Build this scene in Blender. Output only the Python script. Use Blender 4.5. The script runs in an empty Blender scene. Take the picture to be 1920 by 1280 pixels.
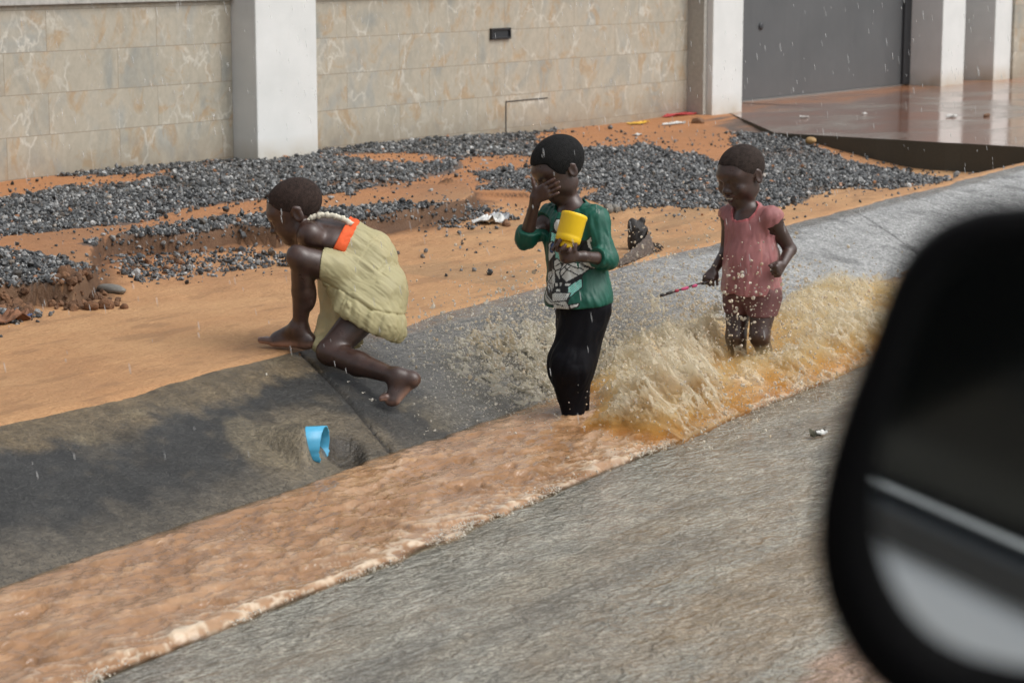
import bpy, math, random
import numpy as np
from mathutils import Matrix, Vector

SC = bpy.context.scene
COL = SC.collection
R_ = math.radians
rng = np.random.default_rng(7)

# ---------------------------------------------------------------- camera, sky, sun, exposure
FPX = 4180.0                       # focal length in pixels of the 1920 px wide photograph
PITCH = math.atan(740 / FPX)
YAW = math.atan(3240 * math.cos(PITCH) / FPX)
CAM = np.array([0, 0, 1.8])
FW = np.array([math.cos(YAW) * math.cos(PITCH), math.sin(YAW) * math.cos(PITCH), -math.sin(PITCH)])
RT = np.array([math.sin(YAW), -math.cos(YAW), 0.0])
UP = np.cross(RT, FW)
DP = np.array([math.cos(YAW), math.sin(YAW), 0.0])      # horizontal away-from-camera direction
ZZ = np.array([0, 0, 1.0])

cam = bpy.data.cameras.new("camera")
cam.sensor_width = 36.0
cam.lens = FPX / 1920 * 36.0
cam.clip_start = 0.05
cam.clip_end = 2000
cam.dof.use_dof = True
cam.dof.focus_distance = 8.9
cam.dof.aperture_fstop = 5.4
cam_o = bpy.data.objects.new("camera", cam)
COL.objects.link(cam_o)
cam_o.matrix_world = Matrix([[RT[0], UP[0], -FW[0], CAM[0]], [RT[1], UP[1], -FW[1], CAM[1]],
                             [RT[2], UP[2], -FW[2], CAM[2]], [0, 0, 0, 1]])
SC.camera = cam_o

SUN_EL, SUN_AZ = R_(52), R_(-66)     # azimuth of the sun measured in the XY plane from +X
w = bpy.data.worlds.new("World")
SC.world = w
w.use_nodes = True
nt = w.node_tree
sky = nt.nodes.new("ShaderNodeTexSky")
sky.sky_type = 'NISHITA'
sky.sun_disc = False
sky.sun_elevation = SUN_EL
sky.sun_rotation = R_(90) - SUN_AZ
sky.air_density = 1.0
sky.dust_density = 6.0
sky.ozone_density = 1.0
hs = nt.nodes.new("ShaderNodeHueSaturation")
hs.inputs["Saturation"].default_value = 0.22
nt.links.new(sky.outputs[0], hs.inputs["Color"])
bg = nt.nodes["Background"]
nt.links.new(hs.outputs[0], bg.inputs[0])
bg.inputs[1].default_value = 0.15

sun = bpy.data.lights.new("sun", 'SUN')
sun.energy = 0.5
sun.angle = R_(60)
sun.color = (1.0, 0.995, 0.985)
sun_o = bpy.data.objects.new("sun", sun)
COL.objects.link(sun_o)
sd = Vector((math.cos(SUN_EL) * math.cos(SUN_AZ), math.cos(SUN_EL) * math.sin(SUN_AZ), math.sin(SUN_EL)))
sun_o.rotation_euler = sd.to_track_quat('Z', 'Y').to_euler()

SC.view_settings.view_transform = 'Standard'
SC.view_settings.look = 'None'
SC.view_settings.gamma = 1.0
SC.view_settings.use_curve_mapping = False
SC.view_settings.exposure = 0.18
SC.cycles.max_bounces = 8
SC.cycles.transparent_max_bounces = 12
SC.cycles.use_denoising = True
SC.cycles.volume_bounces = 2

# ---------------------------------------------------------------- measuring helpers
def ray(px, py):
    return FW + RT * (px - 960) / FPX + UP * (640 - py) / FPX
def at(px, py, z):
    d = ray(px, py); t = (z - CAM[2]) / d[2]; return CAM + t * d
def atY(px, py, y):
    d = ray(px, py); t = y / d[1]; return CAM + t * d
def atX(px, py, x):
    d = ray(px, py); t = x / d[0]; return CAM + t * d
def atW(px, py, wd):
    return CAM + ray(px, py) * wd
def proj(p):
    v = np.asarray(p) - CAM
    wv = v @ FW
    return 960 + FPX * (v @ RT) / wv, 640 - FPX * (v @ UP) / wv, wv
def nrm(v):
    v = np.asarray(v, float); return v / (np.linalg.norm(v) + 1e-12)
def inpoly(px, py, poly):
    poly = np.asarray(poly, float); n = len(poly)
    ins = np.zeros(px.shape, bool); j = n - 1
    for i in range(n):
        xi, yi = poly[i]; xj, yj = poly[j]
        c = ((yi > py) != (yj > py)) & (px < (xj - xi) * (py - yi) / (yj - yi + 1e-12) + xi)
        ins ^= c; j = i
    return ins
def sstep(a, b, x):
    t = np.clip((x - a) / (b - a), 0, 1); return t * t * (3 - 2 * t)

# ---------------------------------------------------------------- noise
def _h(ix, iy, iz, s):
    n = (ix.astype(np.uint32) * np.uint32(374761393) + iy.astype(np.uint32) * np.uint32(668265263)
         + iz.astype(np.uint32) * np.uint32(2147483647 - 77) + np.uint32(s * 1013904223 & 0xffffffff))
    n = (n ^ (n >> np.uint32(13))) * np.uint32(1274126177)
    n = (n ^ (n >> np.uint32(15))) * np.uint32(2246822519)
    return ((n ^ (n >> np.uint32(16))) & np.uint32(0xffffff)).astype(np.float32) / np.float32(0xffffff)
def vn(x, y, z=None, s=0):
    """value noise in -1..1"""
    x = np.asarray(x, np.float32); y = np.asarray(y, np.float32)
    z = np.zeros_like(x) if z is None else np.asarray(z, np.float32)
    fx, fy, fz = np.floor(x), np.floor(y), np.floor(z)
    tx, ty, tz = x - fx, y - fy, z - fz
    ix, iy, iz = fx.astype(np.int32), fy.astype(np.int32), fz.astype(np.int32)
    tx = tx * tx * (3 - 2 * tx); ty = ty * ty * (3 - 2 * ty); tz = tz * tz * (3 - 2 * tz)
    o = 0
    for a in (0, 1):
        wa = tx if a else 1 - tx
        for b in (0, 1):
            wb = ty if b else 1 - ty
            for c in (0, 1):
                wc = tz if c else 1 - tz
                o = o + wa * wb * wc * _h(ix + a, iy + b, iz + c, s)
    return o * 2 - 1
def fbm(x, y, z=None, s=0, oct=4, gain=.5):
    o = 0; a = 1.; t = 0
    for i in range(oct):
        k = 2.03 ** i
        o = o + a * vn(np.asarray(x) * k + 17.3 * i, np.asarray(y) * k - 9.1 * i, None if z is None else np.asarray(z) * k + 3.7 * i, s + i)
        t += a; a *= gain
    return o / t

# ---------------------------------------------------------------- object helpers
def link(name, me, mat=None, parent=None):
    o = bpy.data.objects.new(name, me); COL.objects.link(o)
    if mat is not None:
        for m in (mat if isinstance(mat, (list, tuple)) else [mat]): me.materials.append(m)
    if parent is not None: o.parent = parent
    return o
def raw_mesh(name, V, F, smooth=True, col=None, fmat=None):
    V = np.asarray(V, np.float32); F = np.asarray(F, np.int32)
    me = bpy.data.meshes.new(name)
    me.vertices.add(len(V)); me.vertices.foreach_set("co", V.ravel())
    k = F.shape[1]
    me.loops.add(F.size); me.loops.foreach_set("vertex_index", F.ravel())
    me.polygons.add(len(F))
    me.polygons.foreach_set("loop_start", np.arange(0, F.size, k, dtype=np.int32))
    me.polygons.foreach_set("use_smooth", np.full(len(F), smooth))
    if fmat is not None: me.polygons.foreach_set("material_index", np.asarray(fmat, np.int32))
    me.update(calc_edges=True)
    me.validate()
    if col is not None:
        c = np.ones((len(V), 4), np.float32); c[:, :np.asarray(col).shape[1]] = col
        at_ = me.color_attributes.new("Col", 'FLOAT_COLOR', 'POINT'); at_.data.foreach_set("color", c.ravel())
    return me
def mesh_obj(name, V, F, mat=None, parent=None, smooth=True, col=None):
    """V in world space; when the parent is an Empty at a location the child keeps world coordinates"""
    if parent is not None:
        V = np.asarray(V, float) - np.array(parent_loc(parent))
    return link(name, raw_mesh(name, V, F, smooth, col), mat, parent)
def parent_loc(o):
    l = np.array(o.location, float)
    while o.parent is not None:
        o = o.parent; l = l + np.array(o.location, float)
    return l
class MB:
    """collects polygons in world space and links them as ONE mesh object"""
    def __init__(s): s.V = []; s.F = []; s.S = []
    def add(s, V, F, smooth=False):
        b = len(s.V); s.V += [tuple(map(float, v)) for v in V]; s.F += [tuple(int(i) + b for i in f) for f in F]; s.S += [smooth] * len(F); return s
    def box(s, lo, hi, M=None, off=(0, 0, 0)):
        x0, y0, z0 = lo; x1, y1, z1 = hi
        V = np.array([(x0,y0,z0),(x1,y0,z0),(x1,y1,z0),(x0,y1,z0),(x0,y0,z1),(x1,y0,z1),(x1,y1,z1),(x0,y1,z1)], float)
        if M is not None: V = V @ np.asarray(M, float)
        V = V + np.array(off, float)
        return s.add(V, [(0,3,2,1),(4,5,6,7),(0,1,5,4),(1,2,6,5),(2,3,7,6),(3,0,4,7)])
    def tube(s, pts, rad, n=10, cap=True):
        pts = [np.array(p, float) for p in pts]; m = len(pts)
        rad = rad if hasattr(rad, '__len__') else [rad] * m
        V = []; F = []; ref = None
        for i in range(m):
            t = nrm(pts[min(i + 1, m - 1)] - pts[max(i - 1, 0)])
            if ref is None: ref = nrm(np.cross(t, [0.3, 0.2, 1]) if abs(t[2]) < .95 else np.cross(t, [1, 0, 0]))
            ref = nrm(ref - t * (ref @ t)); b = np.cross(t, ref)
            for k in range(n):
                a = 2 * math.pi * k / n
                V.append(pts[i] + rad[i] * (math.cos(a) * ref + math.sin(a) * b))
        for i in range(m - 1):
            for k in range(n):
                F.append((i*n+k, i*n+(k+1)%n, (i+1)*n+(k+1)%n, (i+1)*n+k))
        if cap:
            F.append(tuple(range(n - 1, -1, -1))); F.append(tuple(range((m-1)*n, m*n)))
        return s.add(V, F, True)
    def lathe(s, prof, origin, axis, n=40, ref=(1, 0.2, 0.1)):
        ax = nrm(axis); u = nrm(np.cross(ax, ref)); v = np.cross(ax, u); m = len(prof); V = []; F = []
        for r, h in prof:
            for k in range(n):
                a = 2 * math.pi * k / n
                V.append(np.array(origin) + ax * h + r * (math.cos(a) * u + math.sin(a) * v))
        for i in range(m - 1):
            for k in range(n):
                F.append((i*n+k, i*n+(k+1)%n, (i+1)*n+(k+1)%n, (i+1)*n+k))
        return s.add(V, F, True)
    def build(s, name, mat=None, parent=None, bevel=0.0, seg=2, angle=35):
        V = np.array(s.V)
        if parent is not None: V = V - parent_loc(parent)
        me = bpy.data.meshes.new(name); me.from_pydata([tuple(v) for v in V], [], s.F); me.update()
        me.polygons.foreach_set("use_smooth", np.array(s.S, bool))
        o = link(name, me, mat, parent)
        if bevel > 0:
            b = o.modifiers.new("bevel", 'BEVEL'); b.width = bevel; b.segments = seg; b.limit_method = 'ANGLE'; b.angle_limit = R_(angle)
        return o
def tag(o, label, cat, group=None, kind=None):
    o["label"] = label; o["category"] = cat
    if group: o["group"] = group
    if kind: o["kind"] = kind
    return o
def struct(o, kind='structure', label=None):
    o["kind"] = kind
    if label: o["label"] = label
    return o
def empty(name, loc):
    o = bpy.data.objects.new(name, None); COL.objects.link(o); o.location = tuple(map(float, loc)); o.empty_display_size = .1
    return o

# ---------------------------------------------------------------- signed-distance modelling
def smin(a, b, k):
    if k <= 0: return np.minimum(a, b)
    h = np.maximum(k - np.abs(a - b), 0) / k
    return np.minimum(a, b) - h * h * k * .25
def smax(a, b, k): return -smin(-a, -b, k)
class Body:
    """a list of tapered capsules and ellipsoids blended into one surface"""
    def __init__(s): s.P = []
    def cap(s, a, b, ra, rb, k=.02, tag='', neg=False):
        s.P.append(('c', np.array(a, float), np.array(b, float), ra, rb, k, tag, neg)); return s
    def ell(s, c, r, ax=None, k=.02, tag='', neg=False):
        ax = np.eye(3) if ax is None else np.asarray(ax, float)
        s.P.append(('e', np.array(c, float), np.array(r, float), ax, None, k, tag, neg)); return s
    def pick(s, tags, inflate=0., kmul=1., kadd=0.):
        o = Body()
        for p in s.P:
            if p[6] in tags and not p[7]:
                q = list(p); q[5] = p[5] * kmul + kadd
                inf = tags[p[6]] if isinstance(tags, dict) else inflate
                if p[0] == 'c': q[3] = p[3] + inf; q[4] = p[4] + inf
                else: q[2] = p[2] + inf
                o.P.append(tuple(q))
        return o
    def bounds(s):
        lo = np.full(3, 1e9); hi = -lo
        for p in s.P:
            if p[7]: continue
            if p[0] == 'c':
                r = max(p[3], p[4]); a = np.minimum(p[1], p[2]) - r; b = np.maximum(p[1], p[2]) + r
            else:
                r = p[2].max(); a = p[1] - r; b = p[1] + r
            lo = np.minimum(lo, a); hi = np.maximum(hi, b)
        return lo, hi
    def field(s, h, pad=.03, lo=None, hi=None):
        if lo is None:
            lo, hi = s.bounds(); lo = lo - pad; hi = hi + pad
        n = np.ceil((hi - lo) / h).astype(int) + 1
        f = np.full(n, 1.0, np.float32)
        ax_ = [lo[i] + h * np.arange(n[i]) for i in range(3)]
        for p in s.P:
            k = p[5]
            if p[0] == 'c':
                r = max(p[3], p[4]); a = np.minimum(p[1], p[2]) - r; b = np.maximum(p[1], p[2]) + r
            else:
                r = np.sqrt(((p[3] * p[2][:, None]) ** 2).sum(0)); a = p[1] - r; b = p[1] + r
            m = k + 4 * h + .02
            i0 = np.maximum(np.floor((a - m - lo) / h).astype(int), 0); i1 = np.minimum(np.ceil((b + m - lo) / h).astype(int) + 1, n)
            if (i1 <= i0).any(): continue
            X = ax_[0][i0[0]:i1[0], None, None]; Y = ax_[1][None, i0[1]:i1[1], None]; Z = ax_[2][None, None, i0[2]:i1[2]]
            if p[0] == 'c':
                ba = p[2] - p[1]; L = max(ba @ ba, 1e-12)
                dx, dy, dz = X - p[1][0], Y - p[1][1], Z - p[1][2]
                t = np.clip((dx * ba[0] + dy * ba[1] + dz * ba[2]) / L, 0, 1)
                d = np.sqrt((dx - t * ba[0]) ** 2 + (dy - t * ba[1]) ** 2 + (dz - t * ba[2]) ** 2) - (p[3] + (p[4] - p[3]) * t)
            else:
                dx, dy, dz = X - p[1][0], Y - p[1][1], Z - p[1][2]
                A = p[3]; k0 = 0; k1 = 0
                for q in range(3):
                    u = dx * A[q][0] + dy * A[q][1] + dz * A[q][2]
                    k0 = k0 + (u / p[2][q]) ** 2; k1 = k1 + (u / p[2][q] ** 2) ** 2
                k0 = np.sqrt(k0); k1 = np.sqrt(k1) + 1e-9
                d = k0 * (k0 - 1) / k1
            sl = tuple(slice(i0[i], i1[i]) for i in range(3))
            d = d.astype(np.float32)
            f[sl] = smax(f[sl], -d, k) if p[7] else smin(f[sl], d, k)
        return f, lo, ax_
def surface_nets(f, lo, h):
    S = f < 0
    n = np.array(f.shape)
    c = np.zeros(n - 1, np.uint8)
    for a in (0, 1):
        for b in (0, 1):
            for d in (0, 1):
                c += S[a:n[0]-1+a, b:n[1]-1+b, d:n[2]-1+d]
    act = (c > 0) & (c < 8)
    idx = np.argwhere(act)
    ids = np.full(n - 1, -1, np.int32); ids[act] = np.arange(len(idx))
    pos = np.zeros((len(idx), 3), np.float32); cnt = np.zeros(len(idx), np.float32)
    corners = [(a, b, d) for a in (0, 1) for b in (0, 1) for d in (0, 1)]
    val = {}
    for q in corners:
        val[q] = f[idx[:, 0] + q[0], idx[:, 1] + q[1], idx[:, 2] + q[2]]
    for q in corners:
        for ax in range(3):
            if q[ax] == 0:
                r = list(q); r[ax] = 1; r = tuple(r)
                v0, v1 = val[q], val[r]
                m = (v0 < 0) != (v1 < 0)
                t = v0[m] / (v0[m] - v1[m])
                e = np.tile(np.array(q, np.float32), (m.sum(), 1)); e[:, ax] = t
                pos[m] += e; cnt[m] += 1
    pos /= cnt[:, None]
    V = (idx + pos) * h + lo
    F = []
    for ax in range(3):
        o = [i for i in range(3) if i != ax]
        sl0 = [slice(None)] * 3; sl1 = [slice(None)] * 3
        sl0[ax] = slice(0, n[ax] - 1); sl1[ax] = slice(1, n[ax])
        for i in o:
            sl0[i] = slice(1, n[i] - 1); sl1[i] = slice(1, n[i] - 1)
        A = S[tuple(sl0)]; B = S[tuple(sl1)]
        e = np.argwhere(A != B)
        if len(e) == 0: continue
        sg = A[e[:, 0], e[:, 1], e[:, 2]]
        base = e.copy()
        for i in o: base[:, i] += 1
        u, v = o
        def cid(du, dv):
            q = base.copy(); q[:, u] -= du; q[:, v] -= dv
            return ids[q[:, 0], q[:, 1], q[:, 2]]
        qd = np.stack([cid(1, 1), cid(0, 1), cid(0, 0), cid(1, 0)], 1)
        flip = sg if ax in (0, 2) else ~sg
        qd[~flip] = qd[~flip][:, ::-1]
        F.append(qd)
    F = np.concatenate(F) if F else np.zeros((0, 4), int)
    F = F[(F >= 0).all(1)]
    return V, F
def relax(V, F, it=1, lam=.5):
    V = V.astype(np.float64)
    E = np.concatenate([F[:, [0, 1]], F[:, [1, 2]], F[:, [2, 3]], F[:, [3, 0]]]); E = np.concatenate([E, E[:, ::-1]])
    n = len(V); deg = np.bincount(E[:, 0], minlength=n).astype(float)
    for _ in range(it):
        A = np.stack([np.bincount(E[:, 0], weights=V[E[:, 1], i], minlength=n) for i in range(3)], 1) / np.maximum(deg, 1)[:, None]
        V = V + lam * (A - V)
    return V
def vnormals(V, F):
    a = V[F[:, 2]] - V[F[:, 0]]; b = V[F[:, 3]] - V[F[:, 1]]; fn = np.cross(a, b)
    N = np.stack([sum(np.bincount(F[:, j], weights=fn[:, i], minlength=len(V)) for j in range(4)) for i in range(3)], 1)
    return N / (np.linalg.norm(N, axis=1, keepdims=True) + 1e-12)

# ---------------------------------------------------------------- material helpers
class Mat:
    def __init__(s, name):
        s.m = bpy.data.materials.new(name); s.m.use_nodes = True; s.t = s.m.node_tree; s.p = s.t.nodes["Principled BSDF"]
        s.out = s.t.nodes["Material Output"]; s._pos = None
    def n(s, t, **k):
        o = s.t.nodes.new(t)
        for a, b in k.items(): setattr(o, a, b)
        return o
    def l(s, a, b): s.t.links.new(a, b)
    def pos(s, scale=(1, 1, 1)):
        if s._pos is None: s._pos = s.n("ShaderNodeNewGeometry").outputs["Position"]
        m = s.n("ShaderNodeMapping"); m.inputs["Scale"].default_value = scale; s.l(s._pos, m.inputs[0]); return m.outputs[0]
    def noise(s, scale, detail=6, rough=.6, vec=None, dist=0., out="Fac"):
        o = s.n("ShaderNodeTexNoise"); o.inputs["Scale"].default_value = scale; o.inputs["Detail"].default_value = detail
        o.inputs["Roughness"].default_value = rough; o.inputs["Distortion"].default_value = dist
        s.l(vec if vec is not None else s.pos(), o.inputs["Vector"]); return o.outputs[out]
    def vor(s, scale, feature='F1', vec=None, out="Distance", rnd=1.):
        o = s.n("ShaderNodeTexVoronoi", feature=feature); o.inputs["Scale"].default_value = scale; o.inputs["Randomness"].default_value = rnd
        s.l(vec if vec is not None else s.pos(), o.inputs["Vector"]); return o.outputs[out]
    def ramp(s, fac, stops):
        o = s.n("ShaderNodeValToRGB"); e = o.color_ramp.elements
        while len(e) < len(stops): e.new(.5)
        for i, (p, c) in enumerate(stops):
            e[i].position = p; e[i].color = (*c, 1) if hasattr(c, '__len__') else (c, c, c, 1)
        s.l(fac, o.inputs[0]); return o.outputs[0]
    def mix(s, fac, a, b, mode='MIX'):
        o = s.n("ShaderNodeMix", data_type='RGBA', blend_type=mode)
        for sock, v in ((0, fac), (6, a), (7, b)):
            if isinstance(v, (int, float)): o.inputs[sock].default_value = v if sock == 0 else (v, v, v, 1)
            elif isinstance(v, tuple): o.inputs[sock].default_value = (*v, 1)
            else: s.l(v, o.inputs[sock])
        return o.outputs[2]
    def math(s, op, a, b=0.):
        o = s.n("ShaderNodeMath", operation=op)
        for i, v in enumerate((a, b)):
            if isinstance(v, (int, float)): o.inputs[i].default_value = v
            else: s.l(v, o.inputs[i])
        return o.outputs[0]
    def col(s): return s.n("ShaderNodeVertexColor", layer_name="Col").outputs
    def base(s, c):
        if isinstance(c, tuple): s.p.inputs["Base Color"].default_value = (*c, 1)
        else: s.l(c, s.p.inputs["Base Color"])
        return s
    def rough(s, r):
        if isinstance(r, (int, float)): s.p.inputs["Roughness"].default_value = r
        else: s.l(r, s.p.inputs["Roughness"])
        return s
    def set(s, **k):
        for a, b in k.items(): s.p.inputs[a.replace('_', ' ')].default_value = b
        return s
    def bump(s, h, strength=.5, dist=.01, prev=None):
        o = s.n("ShaderNodeBump"); o.inputs["Strength"].default_value = strength; o.inputs["Distance"].default_value = dist
        s.l(h, o.inputs["Height"])
        if prev is not None: s.l(prev, o.inputs["Normal"])
        s.l(o.outputs[0], s.p.inputs["Normal"]); return o.outputs[0]
# ================================================================ THE SETTING
# ---------------------------------------------------------------- materials of the setting
def mat_sand():
    M = Mat("wet orange sand"); c = M.col()
    n1 = M.noise(2.2, 5, .6); n2 = M.noise(60, 4, .7); n3 = M.noise(260, 2, .6)
    a = M.mix(M.ramp(n1, [(.3, (.36, .165, .065)), (.7, (.47, .245, .105))]), (0, 0, 0), (0, 0, 0))
    base = M.ramp(n1, [(.28, (.44, .235, .105)), (.72, (.53, .325, .165))])
    b2 = M.mix(M.ramp(n2, [(.35, 0.), (.75, .55)]), base, (.30, .135, .055))
    b3 = M.mix(M.ramp(n3, [(.62, 0.), (.8, .5)]), b2, (.62, .40, .22))
    M.base(M.mix(c[1] if False else M.math('MULTIPLY', c['Alpha'], 1.0), b3, c['Color']))
    M.rough(M.ramp(n1, [(.3, .55), (.7, .85)]))
    M.p.inputs["Specular IOR Level"].default_value = .3
    x = M.bump(M.noise(9, 5, .6, M.pos((1, 2.2, 1))), .5, .03)
    x = M.bump(n2, .55, .012, x)
    M.bump(n3, .4, .004, x)
    return M.m
def mat_concrete():
    M = Mat("wet drain concrete"); c = M.col()
    n1 = M.noise(5, 8, .65); n2 = M.noise(70, 5, .75); n3 = M.noise(320, 2, .5)
    streak = M.noise(9, 5, .6, M.pos((.5, 4.5, 1)))
    k = M.mix(M.ramp(n1, [(.3, .62), (.72, 1.25)]), 0, 1)
    t = M.mix(1.0, c['Color'], M.ramp(n1, [(.28, .68), (.72, 1.22)]), 'MULTIPLY')
    t = M.mix(1.0, t, M.ramp(n2, [(.32, .45), (.68, 1.4)]), 'MULTIPLY')
    t = M.mix(1.0, t, M.ramp(M.noise(210, 3, .6), [(.32, .80), (.68, 1.20)]), 'MULTIPLY')
    t = M.mix(1.0, t, M.ramp(M.noise(17, 6, .7), [(.3, .66), (.7, 1.3)]), 'MULTIPLY')
    t = M.mix(M.ramp(n3, [(.66, 0.), (.72, .55)]), t, (.40, .40, .37))
    t = M.mix(M.ramp(M.vor(22), [(.0, .75), (.16, 0.)]), t, (.035, .033, .03))
    M.base(t); M.l(M.math('MULTIPLY_ADD', c['Alpha'], .75) if False else M.math('ADD', M.math('MULTIPLY', c['Alpha'], .70), .12), M.p.inputs['Specular IOR Level'])
    # alpha channel of Col says how wet: 1 = sheet of water running over it
    M.rough(M.math('SUBTRACT', M.ramp(n2, [(.3, .40), (.7, .62)]), M.math('MULTIPLY', c['Alpha'], .44)))
    rip = M.noise(13, 3, .52, M.pos((1.0, 1.8, 1)), 1.0)
    x = M.bump(n2, .7, .009)
    x = M.bump(n3, .5, .003, x)
    o = M.n("ShaderNodeBump"); o.inputs["Distance"].default_value = .034
    M.l(M.math('MULTIPLY', c['Alpha'], .95), o.inputs["Strength"]); M.l(rip, o.inputs["Height"]); M.l(x, o.inputs["Normal"])
    M.l(o.outputs[0], M.p.inputs["Normal"])
    return M.m
def mat_water():
    M = Mat("muddy running water"); c = M.col()
    n2 = M.noise(55, 4, .65, M.pos((.8, 1.6, 1)), .6)
    M.base(M.mix(1.0, c['Color'], M.ramp(M.noise(14, 3, .5, M.pos((.8, 1.5, 1)), .6), [(.3, .84), (.7, 1.14)]), 'MULTIPLY'))
    M.rough(.03); M.p.inputs["IOR"].default_value = 1.6
    n4 = M.noise(120, 3, .6, M.pos((.9, 1.4, 1)), .4); x = M.bump(M.noise(26, 3, .5, M.pos((.8, 1.5, 1)), .5), .40, .016)
    tr = M.n("ShaderNodeBsdfTransparent"); mx = M.n("ShaderNodeMixShader"); tr.inputs[0].default_value = (.93, .88, .8, 1)
    M.l(c['Alpha'], mx.inputs[0]); M.l(tr.outputs[0], mx.inputs[1]); M.l(M.p.outputs[0], mx.inputs[2]); M.l(mx.outputs[0], M.out.inputs[0])
    return M.m
def mat_tiles():
    M = Mat("veined beige wall tiles")
    sep = M.n("ShaderNodeSeparateXYZ"); M.l(M.n("ShaderNodeNewGeometry").outputs["Position"], sep.inputs[0])
    cb = M.n("ShaderNodeCombineXYZ"); M.l(sep.outputs[0], cb.inputs[0]); M.l(M.math('SUBTRACT', sep.outputs[2], TILE_Z0), cb.inputs[1])
    v = cb.outputs[0]
    br = M.n("ShaderNodeTexBrick", offset=.37, offset_frequency=2, squash=1.0)
    br.inputs["Scale"].default_value = 1.0; br.inputs["Brick Width"].default_value = .95; br.inputs["Row Height"].default_value = TILE_H
    br.inputs["Mortar Size"].default_value = .0022; br.inputs["Mortar Smooth"].default_value = .1
    br.inputs["Color1"].default_value = (0, 0, 0, 1); br.inputs["Color2"].default_value = (1, 1, 1, 1); br.inputs["Mortar"].default_value = (.5, .5, .5, 1)
    M.l(v, br.inputs["Vector"])
    # every tile shifts the vein pattern by its own amount
    off = M.n("ShaderNodeVectorMath", operation='MULTIPLY_ADD'); M.l(br.outputs["Color"], off.inputs[0]); off.inputs[1].default_value = (7.3, 3.1, 5.7); M.l(v, off.inputs[2])
    sk = M.n("ShaderNodeMapping"); sk.inputs["Rotation"].default_value = (0, 0, R_(-24)); sk.inputs["Scale"].default_value = (1.25, .85, 1); M.l(off.outputs[0], sk.inputs[0])
    q = sk.outputs[0]
    big = M.noise(2.0, 4, .55, q, .9); blot = M.noise(3.4, 5, .62, q, 1.4); fine = M.noise(18, 6, .7, q, .5)
    b = M.ramp(big, [(.30, (.315, .315, .28)), (.44, (.42, .385, .31)), (.56, (.445, .405, .325)), (.70, (.37, .365, .325))])
    b = M.mix(M.ramp(blot, [(.53, 0.), (.66, .75)]), b, (.42, .295, .170))
    vd = M.noise(4.2, 4, .6, q, .3, "Color")
    wv = M.n("ShaderNodeVectorMath", operation='MULTIPLY_ADD'); M.l(vd, wv.inputs[0]); wv.inputs[1].default_value = (.34, .34, .34); M.l(q, wv.inputs[2])
    ve = M.vor(2.6, 'DISTANCE_TO_EDGE', wv.outputs[0])
    b = M.mix(M.math('MULTIPLY', M.ramp(ve, [(.0, .9), (.04, 0.)]), M.ramp(M.noise(3, 3, .5, q), [(.42, 0.), (.6, 1.)])), b, (.60, .575, .50))
    ve2 = M.vor(6.5, 'DISTANCE_TO_EDGE', wv.outputs[0])
    b = M.mix(M.math('MULTIPLY', M.ramp(ve2, [(.0, .5), (.03, 0.)]), M.ramp(blot, [(.45, 0.), (.62, 1.)])), b, (.55, .50, .42))
    b = M.mix(1.0, b, M.ramp(fine, [(.3, .86), (.7, 1.1)]), 'MULTIPLY')
    b = M.mix(M.ramp(br.outputs["Fac"], [(.2, 0.), (.8, .75)]), b, (.20, .165, .12))
    # splashed soil along the foot of the wall
    dirt = M.math('MULTIPLY', M.ramp(sep.outputs[2], [(.32, 1.), (.56, 0.)]), M.noise(7, 5, .6, v))
    b = M.mix(dirt, b, (.22, .17, .12))
    M.base(b); M.rough(.42)
    M.bump(br.outputs["Fac"], -.5, .004)
    return M.m
def mat_paint():
    M = Mat("white wall paint")
    sep = M.n("ShaderNodeSeparateXYZ"); M.l(M.n("ShaderNodeNewGeometry").outputs["Position"], sep.inputs[0])
    n = M.noise(4, 6, .6); st = M.noise(14, 5, .65, M.pos((1.4, 1.4, .22)))
    b = M.ramp(n, [(.3, (.66, .68, .665)), (.7, (.74, .755, .74))])
    b = M.mix(M.math('MULTIPLY', M.ramp(sep.outputs[2], [(.30, 1.), (.50, 0.)]), M.ramp(n, [(.3, .15), (.65, 1.)])), b, (.42, .36, .26))
    b = M.mix(M.ramp(st, [(.60, 0.), (.78, .28)]), b, (.50, .50, .47))
    M.base(b); M.rough(.6); M.bump(M.noise(90, 4, .7), .25, .004)
    return M.m
def mat_metal_grey():
    M = Mat("grey painted sheet metal")
    n = M.noise(1.6, 5, .6); st = M.noise(9, 4, .6, M.pos((2., 2., .15)))
    b = M.ramp(n, [(.3, (.088, .094, .098)), (.7, (.112, .118, .122))])
    b = M.mix(M.ramp(st, [(.5, 0.), (.8, .25)]), b, (.16, .165, .165))
    M.base(b); M.rough(M.ramp(st, [(.3, .32), (.7, .5)])); M.bump(M.noise(3, 3, .5), .12, .02)
    return M.m
def plain(name, c, rough=.5, nz=0., nscale=30, bump=0., **k):
    M = Mat(name)
    if nz:
        n = M.noise(nscale, 5, .65)
        M.base(M.mix(1.0, c, M.ramp(n, [(.3, 1 - nz), (.7, 1 + nz)]), 'MULTIPLY'))
        if bump: M.bump(n, bump, .01)
    else: M.base(c)
    M.rough(rough); M.set(**k); return M.m

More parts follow.
